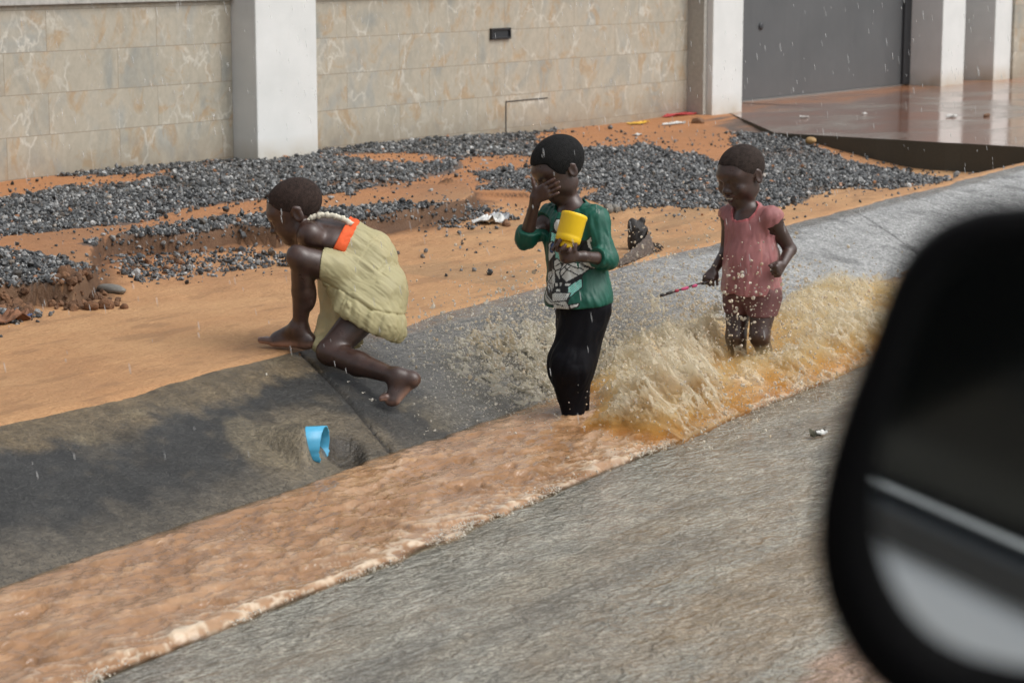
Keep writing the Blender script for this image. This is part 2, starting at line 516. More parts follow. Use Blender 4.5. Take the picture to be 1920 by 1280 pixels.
# ---------------------------------------------------------------- channel and ground heights
def sl(X, Y): return Y - .11 * (X - 4)
def lip_s(X): return 5.57 + .015 * vn(X * 1.3, X * 0 + 2.2, s=3) + .010 * vn(X * 5, X * 0, s=4)
ZL = .26
def bank_z(X, s):
    """concrete channel and road profile across the flow"""
    z = np.interp(s, [-30, -2, 3.2, 4.08, 4.22, 4.40, 4.62, 4.83, 5.20, 5.47, 5.57, 5.80],
                  [.30, .21, .034, .0, -.045, -.085, -.075, -.004, .150, .238, .256, .258])
    return z
SCARP = [(-620, 715), (-200, 622), (-60, 594), (60, 586), (142, 585), (172, 570), (186, 545), (182, 520), (192, 503), (250, 497), (337, 494), (447, 474), (520, 476),
         (620, 466), (720, 448), (800, 436), (872, 424), (900, 405), (880, 386)]
SC_W = np.array([at(px, py, .255)[:2] for px, py in SCARP])
SC_T = np.array([at(px, py, .31)[:2] for px, py in [(800, 372), (600, 376), (420, 388), (200, 400), (-200, 440), (-620, 540)]])
SC_POLY = np.concatenate([SC_W, SC_T])
LEDGE2 = np.array([at(px, py, .29)[:2] for px, py in [(600, 392), (690, 386), (760, 381), (850, 378), (905, 372), (1010, 372), (900, 352), (700, 358)]])
def sdist(X, Y, poly):
    d = np.full(X.shape, 1e9); n = len(poly)
    for i in range(n):
        a = poly[i]; b = poly[(i + 1) % n]; e = b - a
        t = np.clip(((X - a[0]) * e[0] + (Y - a[1]) * e[1]) / (e @ e + 1e-12), 0, 1)
        d = np.minimum(d, np.hypot(X - a[0] - t * e[0], Y - a[1] - t * e[1]))
    return np.where(inpoly(X, Y, poly), d, -d)
WALL_Y = 10.95
def ground_z(X, Y, fine=True):
    X = np.asarray(X, float); Y = np.asarray(Y, float)
    t = np.clip((sl(X, Y) - 5.57) / 4.6, 0, 1)
    z = ZL + .004 + .085 * t * (1 - .45 * sstep(11, 16, X)) - .17 * sstep(12.9, 15.4, X) * sstep(0, .10, t) * (1 - .95 * sstep(8.0, 9.2, Y)) * sstep(16.5, 16, X)
    z = z + .020 * fbm(X * .9, Y * 1.3, s=21, oct=3) * sstep(0.02, .15, t)
    wob = .030 * fbm(X * 4, Y * 4, s=31, oct=4)
    sd = sdist(X, Y, SC_POLY) + wob
    z = z + (.098 + .035 * sstep(6.15, 5.85, X)) * sstep(-.006, .026, sd) - .03 * sstep(.45, 1.1, sd)
    z = z + .012 * sstep(-.22, 0, sd) * sstep(-.0, -.05, sd) * (1 + fbm(X * 14, Y * 14, s=8, oct=3))
    sd2 = sdist(X, Y, LEDGE2) + wob
    z = z + .035 * sstep(-.01, .03, sd2)
    if fine:
        z = z + .005 * fbm(X * 5, Y * 9, s=41, oct=4) + .0022 * fbm(X * 26, Y * 30, s=44, oct=3)
    return z

GRAVEL = [
 [(-520, 455), (0, 372), (110, 352), (250, 342), (330, 322), (470, 300), (600, 290), (690, 300), (760, 308), (860, 300), (858, 318), (750, 343), (620, 363), (480, 374), (330, 396), (260, 420), (150, 430), (0, 442), (-520, 512)],
 [(100, 325), (300, 306), (468, 292), (600, 276), (760, 262), (900, 250), (1000, 238), (1115, 229), (1010, 250), (1000, 288), (860, 298), (760, 285), (600, 292), (470, 300), (330, 318), (200, 330)],
 [(1085, 283), (1200, 276), (1290, 290), (1345, 306), (1400, 330), (1400, 372), (1310, 386), (1150, 391), (1095, 372), (1150, 352), (1085, 335)],
 [(872, 322), (1000, 318), (1100, 330), (1120, 350), (1010, 357), (890, 354), (930, 342)],
 [(1345, 222), (1430, 228), (1480, 252), (1560, 292), (1700, 325), (1790, 338), (1700, 352), (1560, 352), (1500, 378), (1420, 392), (1330, 392), (1340, 345), (1400, 330), (1420, 290), (1382, 272), (1395, 252), (1350, 235)],
 [(150, 456), (330, 420), (500, 400), (700, 384), (880, 380), (905, 402), (720, 418), (540, 440), (440, 450), (340, 468), (245, 476)],
 [(-520, 575), (0, 468), (60, 476), (150, 490), (184, 502), (180, 512), (98, 532), (0, 545), (-60, 552), (-520, 650)],
 [(186, 480), (300, 472), (470, 470), (545, 478), (540, 500), (400, 514), (270, 532), (226, 506)],
 [(0, 585), (70, 582), (80, 594), (20, 606), (-40, 600)],
 [(770, 395), (940, 395), (960, 410), (900, 428), (800, 425)],
]

# ---------------------------------------------------------------- ground sheet
gx = np.concatenate([np.arange(-6, 2.2, .3), np.arange(2.2, 16.2, .02), np.arange(16.3, 40, .5)])
gy = np.concatenate([np.arange(-.04, 2.4, .016), np.arange(2.4, 5.4, .022), np.arange(5.4, 6.2, .1)])   # distance behind the lip
GX, GD = np.meshgrid(gx, gy, indexing='ij')
GS = lip_s(GX) + GD
GY = GS + .11 * (GX - 4)
GZ = ground_z(GX, GY)
edge = sstep(.03, -.035, GD)
GZ = GZ - .022 * edge
gdx = np.gradient(GZ, axis=0) / np.gradient(GX, axis=0); gdy = np.gradient(GZ, axis=1) / np.gradient(GY, axis=1)
slope = np.hypot(gdx, gdy)
sdm = sdist(GX, GY, SC_POLY)
nA = fbm(GX * 1.1, GY * 1.8, s=61); nB = fbm(GX * 7, GY * 9, s=62)
gc = np.zeros(GX.shape + (4,), np.float32)
soil = np.array([.055, .029, .016]); red = np.array([.37, .155, .062]); damp = np.array([.25, .13, .065]); pale = np.array([.50, .30, .15])
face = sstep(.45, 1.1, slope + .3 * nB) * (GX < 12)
redm = sstep(.9, 2.4, GD + .5 * nA) * .75
dampm = sstep(.18, .5, nA + .4 * nB) * .5 * (GD > .1)
cc = red * 1.0; aa = redm
gc[..., :3] = red; gc[..., 3] = redm
def lay(mask, colr):
    m = mask[..., None]; a0 = gc[..., 3:4]
    a1 = a0 + m - a0 * m
    gc[..., :3] = np.where(a1 > 1e-5, (gc[..., :3] * a0 * (1 - m) + np.array(colr) * m) / np.maximum(a1, 1e-5), gc[..., :3])
    gc[..., 3:4] = a1
lay(dampm * .45, damp)
lay(.55 * sstep(.12, .4, fbm(GX * 1.6, GY * 5, s=71)) * (GD < 1.4) * (GX > 8), (.31, .20, .105))
lay(.5 * sstep(.25, .45, fbm(GX * 4.5, GY * 14, s=66) + .15 * nB) * (GD < 1.6), (.27, .15, .075))
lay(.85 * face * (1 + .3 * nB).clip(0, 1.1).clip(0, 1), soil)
lay(.7 * sstep(-.16, -.01, sdm + .08 * nB) * sstep(.02, -.02, sdm) * (GX < 11), soil * 1.6)
gpx, gpy, _ = proj(np.stack([GX, GY, GZ], -1).reshape(-1, 3)); gpx = gpx.reshape(GX.shape) + 18 * nA; gpy = gpy.reshape(GX.shape) + 5 * nB
lay(.35 * sstep(.0, .05, sdm) * sstep(.5, .2, sdm), (.20, .12, .07))
gm = np.zeros(GX.shape)
for pl in GRAVEL[:7]: gm = np.maximum(gm, inpoly(gpx, gpy, pl))
lay(gm * (.80 + .25 * nB).clip(0, 1) * (1 - .95 * face), (.075, .074, .072))
nx_, ny_ = GX.shape
ii = np.arange(nx_ * ny_).reshape(nx_, ny_)
GF = np.stack([ii[:-1, :-1], ii[1:, :-1], ii[1:, 1:], ii[:-1, 1:]], -1).reshape(-1, 4)
SAND = mat_sand()
g = struct(link("ground", raw_mesh("ground", np.stack([GX, GY, GZ], -1).reshape(-1, 3), GF, True, gc.reshape(-1, 4)), SAND))
V = [(-300, 10.4, .24), (500, 10.4, .24), (500, 600, .24), (-300, 600, .24)]
farg = struct(link("far_ground", raw_mesh("far_ground", V, [(0, 1, 2, 3)], False, np.array([[.4, .2, .08, 0]] * 4)), SAND))

# ---------------------------------------------------------------- concrete channel and road
CONC = mat_concrete()
def strip(name, xs, ss, dip=True):
    X, S_ = np.meshgrid(xs, ss, indexing='ij')
    Y = S_ + .11 * (X - 4); Z = bank_z(X, S_)
    P = np.stack([X, Y, Z], -1).reshape(-1, 3)
    u, v, _ = proj(P); u = u.reshape(X.shape); v = v.reshape(X.shape)
    n1 = fbm(X * 1.5, Y * 2.2, s=81); n2 = fbm(X * 6, Y * 7, s=82); n3 = fbm(X * 1.2, S_ * 7, s=83)
    c = np.zeros(X.shape + (4,), np.float32)
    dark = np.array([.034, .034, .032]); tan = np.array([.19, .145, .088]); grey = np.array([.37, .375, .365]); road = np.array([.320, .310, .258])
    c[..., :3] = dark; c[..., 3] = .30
    def lay(m, colr, wet=None):
        m = np.clip(m, 0, 1)[..., None]
        c[..., :3] = c[..., :3] * (1 - m) + np.array(colr) * m
        if wet is not None: c[..., 3:4] = c[..., 3:4] * (1 - m) + wet * m
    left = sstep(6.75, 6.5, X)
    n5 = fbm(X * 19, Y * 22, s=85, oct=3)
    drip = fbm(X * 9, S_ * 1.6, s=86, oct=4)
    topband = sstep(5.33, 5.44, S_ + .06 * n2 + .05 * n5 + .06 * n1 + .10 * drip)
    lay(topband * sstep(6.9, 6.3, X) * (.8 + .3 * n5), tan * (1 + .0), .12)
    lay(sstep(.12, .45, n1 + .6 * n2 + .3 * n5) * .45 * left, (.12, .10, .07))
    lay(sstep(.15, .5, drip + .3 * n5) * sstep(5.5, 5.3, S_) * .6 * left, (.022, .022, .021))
    lay(sstep(5.08, 4.85, S_ + .16 * n1 + .09 * n2 + .05 * n5) * sstep(6.6, 5.6, X) * .7, (.155, .13, .092), .5)
    # tan patch of mortar round the drain pipe
    pd = np.hypot((X - PIPE[0]) / .42, (S_ - sl(PIPE[0], PIPE[1]) - .03) / .24) + .25 * n2 + .2 * n5
    lay(sstep(1.05, .6, pd) * .85, (.150, .122, .082), .4)
    lay(sstep(.22, .5, fbm(X * 3.3, S_ * 5, s=87) + .1 * n2) * .6 * left, (.20, .165, .105))
    # bank past the joint: thin sheet of water, then paler concrete
    rt = sstep(6.35, 6.75, X + .25 * (5.3 - S_))
    lay(rt, (.155, .15, .135), 1.0)
    lay(sstep(7.8, 9.6, X + .4 * n1), grey, .7)
    lay(sstep(8.6, 10.2, X) * sstep(.28, .5, fbm(X * 3.2, S_ * 9 + X * 3, s=88)) * .6, (.11, .11, .105))
    lay(sstep(9, 10, X) * sstep(5.47, 5.52, S_ + .02 * n2) * .7, (.12, .11, .09))
    # road side
    rd = sstep(4.6, 4.4, S_)
    lay(rd, road, 1.0)
    lay(rd * sstep(.05, .4, n3) * .35, (.22, .175, .11), .95)
    lay(rd * sstep(.1, .45, fbm(X * .8, S_ * 4.5, s=89)) * .5, (.15, .145, .13), .7)
    lay(rd * sstep(3.35, 2.6, S_ - .12 * (X - 4) + .35 * n1) * sstep(.0, .3, n3 + .2) * .35, (.27, .18, .10), 1.)
    pool = np.hypot((u - 1640) / 190, (v - 1290) / 95) + .55 * n1 + .25 * n2
    lay(rd * sstep(1.05, .85, pool) * .85, (.34, .215, .155), 1.02)
    # joints between the cast slabs
    for (a, b) in JOINTS:
        e = b - a; L = np.hypot(*e); d = np.abs((X - a[0]) * e[1] - (Y - a[1]) * e[0]) / L
        m = sstep(.011, .004, d + .002 * n2) * (S_ > 4.7) * (S_ < 5.56)
        lay(m * .85, (.022, .02, .018))
        Z -= .010 * m
    Z += .0035 * fbm(X * 3, Y * 3, s=91) + .0015 * n2 * (S_ > 4.7)
    tp = -((X - MOUTH[0]) * PAX[0] + (Y - MOUTH[1]) * PAX[1]) / np.hypot(PAX[0], PAX[1]); lat_ = ((X - MOUTH[0]) * PAX[1] - (Y - MOUTH[1]) * PAX[0]) / np.hypot(PAX[0], PAX[1])
    dome = MOUTH[2] - tp * PAX[2] / np.hypot(PAX[0], PAX[1]) + .084 - 5.5 * lat_ ** 2 + .008 * n2
    win = sstep(.045, .085, tp + .012 * n2 + .25 * np.clip(lat_ * LSG, -.02, .1)) * sstep(.22, .14, np.abs(lat_)) * (tp < .6)
    Z = np.where(win > 0, Z + np.clip(dome - Z, 0, 1) * win, Z)
    # hollow scoured below the pipe mouth
    hd2 = np.hypot((X - HOLLOW[0] - .4 * (S_ - sl(*HOLLOW[:2]))) / .125, (S_ - sl(*HOLLOW[:2])) / .10) + .22 * n2
    lay(sstep(1.1, .75, hd2) * .92, (.042, .033, .022), .6)
    Z -= .045 * sstep(1.0, .3, hd2)
    i = np.arange(X.size).reshape(X.shape)
    F = np.stack([i[:-1, :-1], i[1:, :-1], i[1:, 1:], i[:-1, 1:]], -1).reshape(-1, 4)
    return struct(link(name, raw_mesh(name, np.stack([X, Y, Z], -1).reshape(-1, 3), F, True, c.reshape(-1, 4)), CONC))
def bank_pt(px, py):
    lo, hi = 7.0, 9.5
    for _ in range(40):
        m_ = (lo + hi) / 2; p = atW(px, py, m_)
        if p[2] > bank_z(p[0], sl(p[0], p[1])): lo = m_
        else: hi = m_
    return p
PIPE = bank_pt(606, 842)
HOLLOW = bank_pt(649, 846)
PAX = nrm(RT * .95 - DP * .16 + ZZ * .08)
LSG = 1.0
MOUTH = atW(613, 836, (PIPE - CAM) @ FW - .06)
JOINTS = [(at(586, 668, ZL)[:2], at(735, 850, .01)[:2]), (at(1590, 391, ZL)[:2], at(1660, 480, .02)[:2]), (at(1683, 364, ZL)[:2], at(1760, 440, .02)[:2])]
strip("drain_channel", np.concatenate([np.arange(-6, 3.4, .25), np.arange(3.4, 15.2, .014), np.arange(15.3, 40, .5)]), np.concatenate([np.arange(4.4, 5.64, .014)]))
strip("road", np.concatenate([np.arange(-60, 2.2, 1.5), np.arange(2.2, 13, .022), np.arange(13.2, 90, 1.)]), np.concatenate([np.arange(-40, 1.0, 1.5), np.arange(1.0, 4.401, .02), [4.4]]))

# ---------------------------------------------------------------- running water
WX = np.concatenate([np.arange(-4, 3.2, .2), np.arange(3.2, 13.6, .0085)]); WS = np.arange(3.62, 5.12, .0085)
X, S_ = np.meshgrid(WX, WS, indexing='ij'); Y = S_ + .11 * (X - 4)
fl = X + .6 * S_
tur = fbm(fl * 4.0, S_ * 8.5, s=101, oct=2)
t2 = fbm(fl * 10 + 1.6 * tur, S_ * 20 + .8 * tur, s=103, oct=2)
rid = 1 - np.abs(fbm(fl * 7 + 1.1 * t2, S_ * 10 + 1.1 * tur, s=105, oct=2)) * 2.4
rid2 = 1 - np.abs(fbm(fl * 17 + .8 * rid, S_ * 24 + .8 * t2, s=106, oct=2)) * 2.2
mid = sstep(4.02, 4.2, S_) * sstep(4.92, 4.74, S_)
near_ = sstep(9.2, 5.0, X)
Z = .004 + mid * (.014 * tur + .0030 * t2 + .0075 * rid.clip(-.6, 1) + .0062 * rid2.clip(-.6, 1)) + .002 * t2 + .006
chop = sstep(6.9, 7.5, X) * sstep(4.05, 4.3, S_) * sstep(5.05, 4.8, S_)
Z += chop * (.030 * fbm(X * 7, S_ * 9, s=107, oct=4) + .02 * (1 - np.abs(fbm(X * 15, S_ * 15, s=108, oct=3)) * 2).clip(-1, 1) + .012)
# the thin edge lapping on to the road
wav = 4.075 + .035 * fbm(X * 2.1, X * 0 + 5, s=109, oct=4) + .018 * fbm(X * 12, X * 0, s=110, oct=3)
lap = sstep(-.05, .03, S_ - wav)
Z = Z * lap + (bank_z(X, S_) - .02) * (1 - lap)
crest = np.exp(-((S_ - wav - .035) / .03) ** 2)
Z += crest * (.003 + .007 * t2)
lf = 4.86 + .05 * fbm(X * 1.7, X * 0, s=112, oct=4) + .26 * sstep(8.3, 10.4, X)
Z -= .05 * sstep(lf - .02, lf + .10, S_)
col = np.zeros(X.shape + (4,), np.float32); col[..., 3] = .04 + .96 * sstep(-.001, .016, Z - bank_z(X, S_) + .004 * t2)
mud = np.array([.32, .175, .085]); mudp = np.array([.42, .255, .140]); mudd = np.array([.20, .10, .042]); foam = np.array([.70, .58, .43])
def lay2(m, c_):
    m = np.clip(m, 0, 1)[..., None]; col[..., :3] = col[..., :3] * (1 - m) + np.array(c_) * m
col[..., :3] = mud
lay2(sstep(-.1, .45, t2 + .3 * tur) * .7, mudp)
lay2(sstep(.15, .6, -tur) * .35, mudd)
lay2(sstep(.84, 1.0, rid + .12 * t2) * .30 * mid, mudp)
lay2(sstep(-.3, -.9, rid) * .15 * mid, mudd)
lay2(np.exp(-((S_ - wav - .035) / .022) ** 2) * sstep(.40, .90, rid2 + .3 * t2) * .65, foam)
glint_rid = 1 - np.abs(fbm(fl * 24 + 1.2 * rid, S_ * 42 + 1.0 * t2, s=118, oct=2)) * 2.2
lay2(sstep(.72, .98, glint_rid) * sstep(-.1, .35, t2 + .4 * tur) * .24 * mid, (.62, .47, .32))  # foam-coloured streaks along the flow, glints painted into the water colour
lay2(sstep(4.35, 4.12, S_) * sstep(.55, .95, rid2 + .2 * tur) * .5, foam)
lay2(chop * sstep(-.1, .4, fbm(X * 11, S_ * 13, s=114, oct=4)) * .75, (.66, .54, .36))
lay2(chop * sstep(.0, .4, -fbm(X * 4, S_ * 6, s=115, oct=3)) * .6, (.40, .21, .07))
lay2(sstep(10, 11, X) * sstep(.0, .4, fbm(X * 6, S_ * 12, s=116, oct=4)) * .6, foam)
i = np.arange(X.size).reshape(X.shape); F = np.stack([i[:-1, :-1], i[1:, :-1], i[1:, 1:], i[:-1, 1:]], -1).reshape(-1, 4)
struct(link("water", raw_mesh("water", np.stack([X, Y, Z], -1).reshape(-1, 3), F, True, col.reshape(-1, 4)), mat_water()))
def water_z(): return .01
# ---------------------------------------------------------------- walls, pillars, gates, driveway
TILE_H = .262; TILE_Z0 = .36 - TILE_H * 2
WHITE = mat_paint(); TILES = mat_tiles(); GATE = mat_metal_grey()
DARK = plain("dark grey rail paint", (.035, .038, .042), .45)
STEEL = plain("black lamp casing", (.012, .012, .014), .35)
def xw(px, py, y=WALL_Y): return atY(px, py, y)[0]
PF = 10.72                                          # front face of the pillars
p1a, p1b = xw(484, 295, PF), xw(597, 290, PF)
p2a, p2b = xw(1335, 213, PF), xw(1391, 210, PF)
p3 = atY(1763, 164, 11.0)
TOPZ = 1.435
def tiled_wall(x0, x1, label, trail=None):
    t = empty("tiled_wall", ((x0 + x1) / 2, WALL_Y, .2))
    m = MB(); m.box((x0, WALL_Y, 0), (x1, WALL_Y + .22, TOPZ)); m.build("tile_facing", TILES, t)
    m = MB(); m.box((x0, WALL_Y - .035, TOPZ + .002), (x1, WALL_Y + .24, TOPZ + .05)); m.build("coping", plain("pale coping", (.42, .41, .38), .6, .2), t, .006)
    m = MB(); m.box((x0, WALL_Y + .05, TOPZ + .052), (x1, WALL_Y + .10, 1.95)); m.build("metal_panel", DARK, t)
    tag(t, label, "wall", "beige tiled wall sections")
    return t
tiled_wall(-6, p1a - .003, "beige veined tile wall section left of the first white pillar")
tw = tiled_wall(p1b + .003, p2a - .06, "beige veined tile wall section with a dark lamp between two white pillars")
# the loose tile with an open joint
m = MB(); q = atY(949, 191, WALL_Y - .004); q2 = atY(1027, 184, WALL_Y - .004); qb = atY(949, 232, WALL_Y - .004)
m.box((q[0], WALL_Y - .004, q[2] - .004), (q2[0], WALL_Y + .01, q[2] + .004)); m.box((q[0] - .005, WALL_Y - .0042, qb[2] - .1), (q[0] + .005, WALL_Y + .01, q[2]))
m.build("open_joint", plain("open joint", (.02, .018, .015), .8), tw)
def pillar(x0, x1, yf, yb, label, top=2.15, z0=.0):
    t = empty("white_pillar", ((x0 + x1) / 2, (yf + yb) / 2, .25))
    m = MB(); m.box((x0, yf, z0), (x1, yb, top)); m.build("shaft", WHITE, t, .008)
    m = MB(); m.box((x0 - .04, yf - .04, top + .002), (x1 + .04, yb + .04, top + .10)); m.build("cap", WHITE, t, .01)
    tag(t, label, "pillar", "white wall pillars")
pillar(p1a, p1b, PF, WALL_Y + .3, "broad white pillar nearest the left edge, standing in gravel")
pillar(p2a, p2b, PF, 11.42, "white pillar at the left side of the wide grey gate")
p3f = 10.98; p3a, p3b = xw(1764, 164, p3f), xw(1806, 163, p3f)
p3y = atX(1683, 158, p3a)[1]
pillar(p3a, p3b, p3f, p3y + .1, "white pillar with a deep shaded side at the right of the wide grey gate")
p4a, p4b = xw(1862, 160, p3f), xw(1893, 160, p3f)
pillar(p4a, p4b, p3f, p3f + 1.0, "white pillar beside the narrow dark doorway near the right edge")
tiled_wall(p4b + .003, p4b + 16, "beige tile wall section past the last white pillar at the right edge")
# recessed wall return left of pillar two
m = MB(); m.box((p2a - .058, PF + .06, 0), (p2a - .002, WALL_Y + .2, 2.0)); m.build("pillar_return", plain("grey beige render", (.40, .39, .35), .7, .12), tw, .004)
# wide gate
GY_ = 11.38
g0, g1 = p2b + .004, p3a - .004
t = empty("metal_gate", ((g0 + g1) / 2, GY_, .35))
m = MB(); m.box((g0, GY_, .335), (g1 - .16, GY_ + .05, 2.1)); m.build("sheet_panel", GATE, t)
m = MB(); m.box((g1 - .157, GY_ - .03, .33), (g1, GY_ + .06, 2.1)); m.build("side_frame", DARK, t, .004)
m = MB(); m.box((g0, GY_ - .012, .305), (g1 - .16, GY_ + .04, .330)); m.build("bottom_rail", plain("bare rail steel", (.30, .30, .29), .3, Metallic=.6), t, .003)
m = MB(); c_ = atY(1426, 50, GY_); m.lathe([(0, .0), (.035, .0), (.035, .012), (.02, .018), (0, .018)], c_ + np.array([0, .0, 0]), (0, -1, 0), 20); m.build("lock", DARK, t)
tag(t, "wide flat grey sheet metal gate between two white pillars", "gate")
g0, g1 = p3b + .004, p4a - .004
t = empty("metal_gate", ((g0 + g1) / 2, p3f + .55, .35))
m = MB(); m.box((g0, p3f + .50, .34), (g0 + .78 * (g1 - g0), p3f + .55, 2.1)); m.build("sheet_panel", GATE, t)
m = MB(); m.box((g0 + .79 * (g1 - g0), p3f + .47, .33), (g1, p3f + .58, 2.1)); m.build("side_frame", DARK, t, .004)
m = MB(); m.box((g0, p3f + .44, .305), (g1, p3f + .62, .335)); m.build("threshold", plain("threshold concrete", (.33, .32, .29), .6, .2), t, .004)
tag(t, "narrow dark grey metal door between the two right hand pillars", "gate")
# lamp let into the wall
a = atY(918, 75, WALL_Y); b = atY(955, 52, WALL_Y)
t = empty("wall_lamp", ((a[0] + b[0]) / 2, WALL_Y, a[2]))
fr = MB(); x0, x1, z0, z1 = a[0], b[0], a[2], b[2]; e = .018
for lo, hi in (((x0, z0), (x1, z0 + e)), ((x0, z1 - e), (x1, z1)), ((x0, z0 + e), (x0 + e, z1 - e)), ((x1 - e, z0 + e), (x1, z1 - e))):
    fr.box((lo[0], WALL_Y - .022, lo[1]), (hi[0], WALL_Y + .01, hi[1]))
fr.build("frame", STEEL, t, .003)
m = MB(); m.box((x0 + e, WALL_Y - .009, z0 + e), (x1 - e, WALL_Y + .004, z1 - e)); m.build("lens", plain("dark lamp lens", (.03, .033, .038), .15), t)
tag(t, "small black rectangular lamp let into the beige tile wall", "wall lamp")

# driveway slab
def mat_drive():
    M = Mat("wet driveway concrete")
    n = M.noise(1.1, 6, .6, M.pos((1, 1.7, 1)), .5); n2 = M.noise(5, 6, .65, M.pos((1, 2.2, 1))); n3 = M.noise(60, 4, .7)
    b = M.ramp(n, [(.30, (.30, .135, .085)), (.45, (.25, .15, .115)), (.58, (.235, .19, .16)), (.75, (.27, .25, .22))])
    b = M.mix(M.ramp(n2, [(.5, 0.), (.75, .5)]), b, (.16, .095, .07))
    sy_ = M.n("ShaderNodeSeparateXYZ"); M.l(M.pos((1, 1, 1)), sy_.inputs[0])
    yy_ = M.math('ADD', M.math('MULTIPLY', M.math('SUBTRACT', sy_.outputs[1], 10.0), .6), M.math('MULTIPLY', M.math('SUBTRACT', n, .5), 1.6))
    b = M.mix(M.ramp(yy_, [(.35, 0.), (.60, .85)]), b, (.36, .155, .07))
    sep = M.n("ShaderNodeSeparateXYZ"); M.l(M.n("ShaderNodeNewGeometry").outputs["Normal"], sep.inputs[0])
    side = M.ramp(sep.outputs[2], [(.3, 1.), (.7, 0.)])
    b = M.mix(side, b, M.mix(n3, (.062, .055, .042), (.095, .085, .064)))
    M.base(b)
    M.rough(M.mix(side, M.ramp(n, [(.40, .04), (.62, .26)]), .85)); M.p.inputs["IOR"].default_value = 1.4
    x = M.bump(n3, .10, .003); M.bump(M.noise(30, 3, .6), .05, .006, x)
    return M.m
SX = 15.67; SLZ = .315
t = MB()
yy = np.concatenate([[4.6], np.arange(5.0, 9.25, .12), [9.28]]); xx = [SX, SX + .35, SX + 1.2, 40]
V = []; F = []
ed = [(SX + .012 * float(vn(np.array([y * 5.]), np.array([1.]), s=5)[0])) for y in yy]
for k, y in enumerate(yy):
    for x in [ed[k], SX + .35, SX + 2, SX + 6, 45]: V.append((x, y, SLZ))
for y in (9.9, 10.5, 11.6):
    for x in [SX + (y - 9.28) * 1.13, SX + .35 + (y - 9.28) * 1.1, SX + 2.8, SX + 6, 45]: V.append((x, y, SLZ))
nr = len(yy) + 3
for k in range(nr - 1):
    for j in range(4): F.append((k*5+j, k*5+j+1, (k+1)*5+j+1, (k+1)*5+j))
b0 = len(V)
for k in range(nr): V.append((V[k*5][0] + .02, V[k*5][1], -.1))
for k in range(nr - 1): F.append((k*5, (k+1)*5, b0+k+1, b0+k))
t.add(V, F, False)
o = t.build("driveway", mat_drive(), None); struct(o)
# sloping fill of red sand that carries on past the slab as far as the wide gate
# ================================================================ LOOSE STONES
ICO_V = []
_p = (1 + 5 ** .5) / 2
ICO_V = np.array([(-1, _p, 0), (1, _p, 0), (-1, -_p, 0), (1, -_p, 0), (0, -1, _p), (0, 1, _p), (0, -1, -_p), (0, 1, -_p), (_p, 0, -1), (_p, 0, 1), (-_p, 0, -1), (-_p, 0, 1)]) / math.hypot(1, _p)
ICO_F = np.array([(0,11,5),(0,5,1),(0,1,7),(0,7,10),(0,10,11),(1,5,9),(5,11,4),(11,10,2),(10,7,6),(7,1,8),(3,9,4),(3,4,2),(3,2,6),(3,6,8),(3,8,9),(4,9,5),(2,4,11),(6,2,10),(8,6,7),(9,8,1)])
def sub_ico(V, F):
    V = list(map(tuple, V)); c = {}; o = []
    def mid(a, b):
        k = (min(a, b), max(a, b))
        if k not in c:
            m = nrm((np.array(V[a]) + np.array(V[b])) / 2); V.append(tuple(m)); c[k] = len(V) - 1
        return c[k]
    for a, b, d in F:
        x, y, z = mid(a, b), mid(b, d), mid(d, a); o += [(a, x, z), (b, y, x), (d, z, y), (x, y, z)]
    return np.array(V), np.array(o)
ICO2_V, ICO2_F = sub_ico(ICO_V, ICO_F)
def blobs(name, C, size, mat, squash=(.55, .9), jitter=.28, col=None, hi=False, smooth=False, rnd=rng, align=None, cellj=True):
    """many small closed lumps in one mesh"""
    BV, BF = (ICO2_V, ICO2_F) if hi else (ICO_V, ICO_F)
    n = len(C); m = len(BV)
    A = rnd.normal(size=(n, 4)); A /= np.linalg.norm(A, axis=1, keepdims=True)
    w_, x_, y_, z_ = A.T
    Rm = np.stack([1-2*(y_*y_+z_*z_), 2*(x_*y_-z_*w_), 2*(x_*z_+y_*w_), 2*(x_*y_+z_*w_), 1-2*(x_*x_+z_*z_), 2*(y_*z_-x_*w_), 2*(x_*z_-y_*w_), 2*(y_*z_+x_*w_), 1-2*(x_*x_+y_*y_)], 1).reshape(n, 3, 3)
    sc = np.stack([np.ones(n), rnd.uniform(squash[0], squash[1], n), rnd.uniform(squash[0], squash[1], n)], 1) * np.asarray(size)[:, None]
    P = BV[None] * (1 + jitter * rnd.uniform(-1, 1, (n, m, 1)))
    P = np.einsum('nij,nmj->nmi', Rm, P * sc[:, None, :])
    P = P + np.asarray(C)[:, None, :]
    F = (BF[None] + (np.arange(n) * m)[:, None, None]).reshape(-1, 3)
    cc = None if col is None else np.repeat(col, m, axis=0)
    return link(name, raw_mesh(name, P.reshape(-1, 3), F, smooth, cc), mat)
def mat_stone():
    M = Mat("wet blue grey gravel"); c = M.col()
    n = M.noise(140, 3, .6)
    M.base(M.mix(1.0, c['Color'], M.ramp(n, [(.3, .7), (.7, 1.25)]), 'MULTIPLY')); M.rough(.32); M.p.inputs["Specular IOR Level"].default_value = .5
    return M.m
STONE = mat_stone()
DENS = [1, 1, 1, .85, 1, 1, 1, .34, .5, .35]
N0 = 430000
sx = rng.uniform(2.3, 15.9, N0); sy = rng.uniform(0.03, 5.35, N0)
Ys = 5.57 + sy + .11 * (sx - 4)
ok = Ys < WALL_Y - .02
sx, Ys = sx[ok], Ys[ok]
P = np.stack([sx, Ys, ground_z(sx, Ys, False)], 1)
u, v, _ = proj(P)
ju = u + 22 * fbm(sx * 2.5, Ys * 2.5, s=201) + 14 * vn(sx * 9, Ys * 9, s=202); jv = v + 6 * fbm(sx * 2.5, Ys * 2.5, s=203) + 4 * vn(sx * 9, Ys * 9, s=204)
keep = np.zeros(len(sx)); 
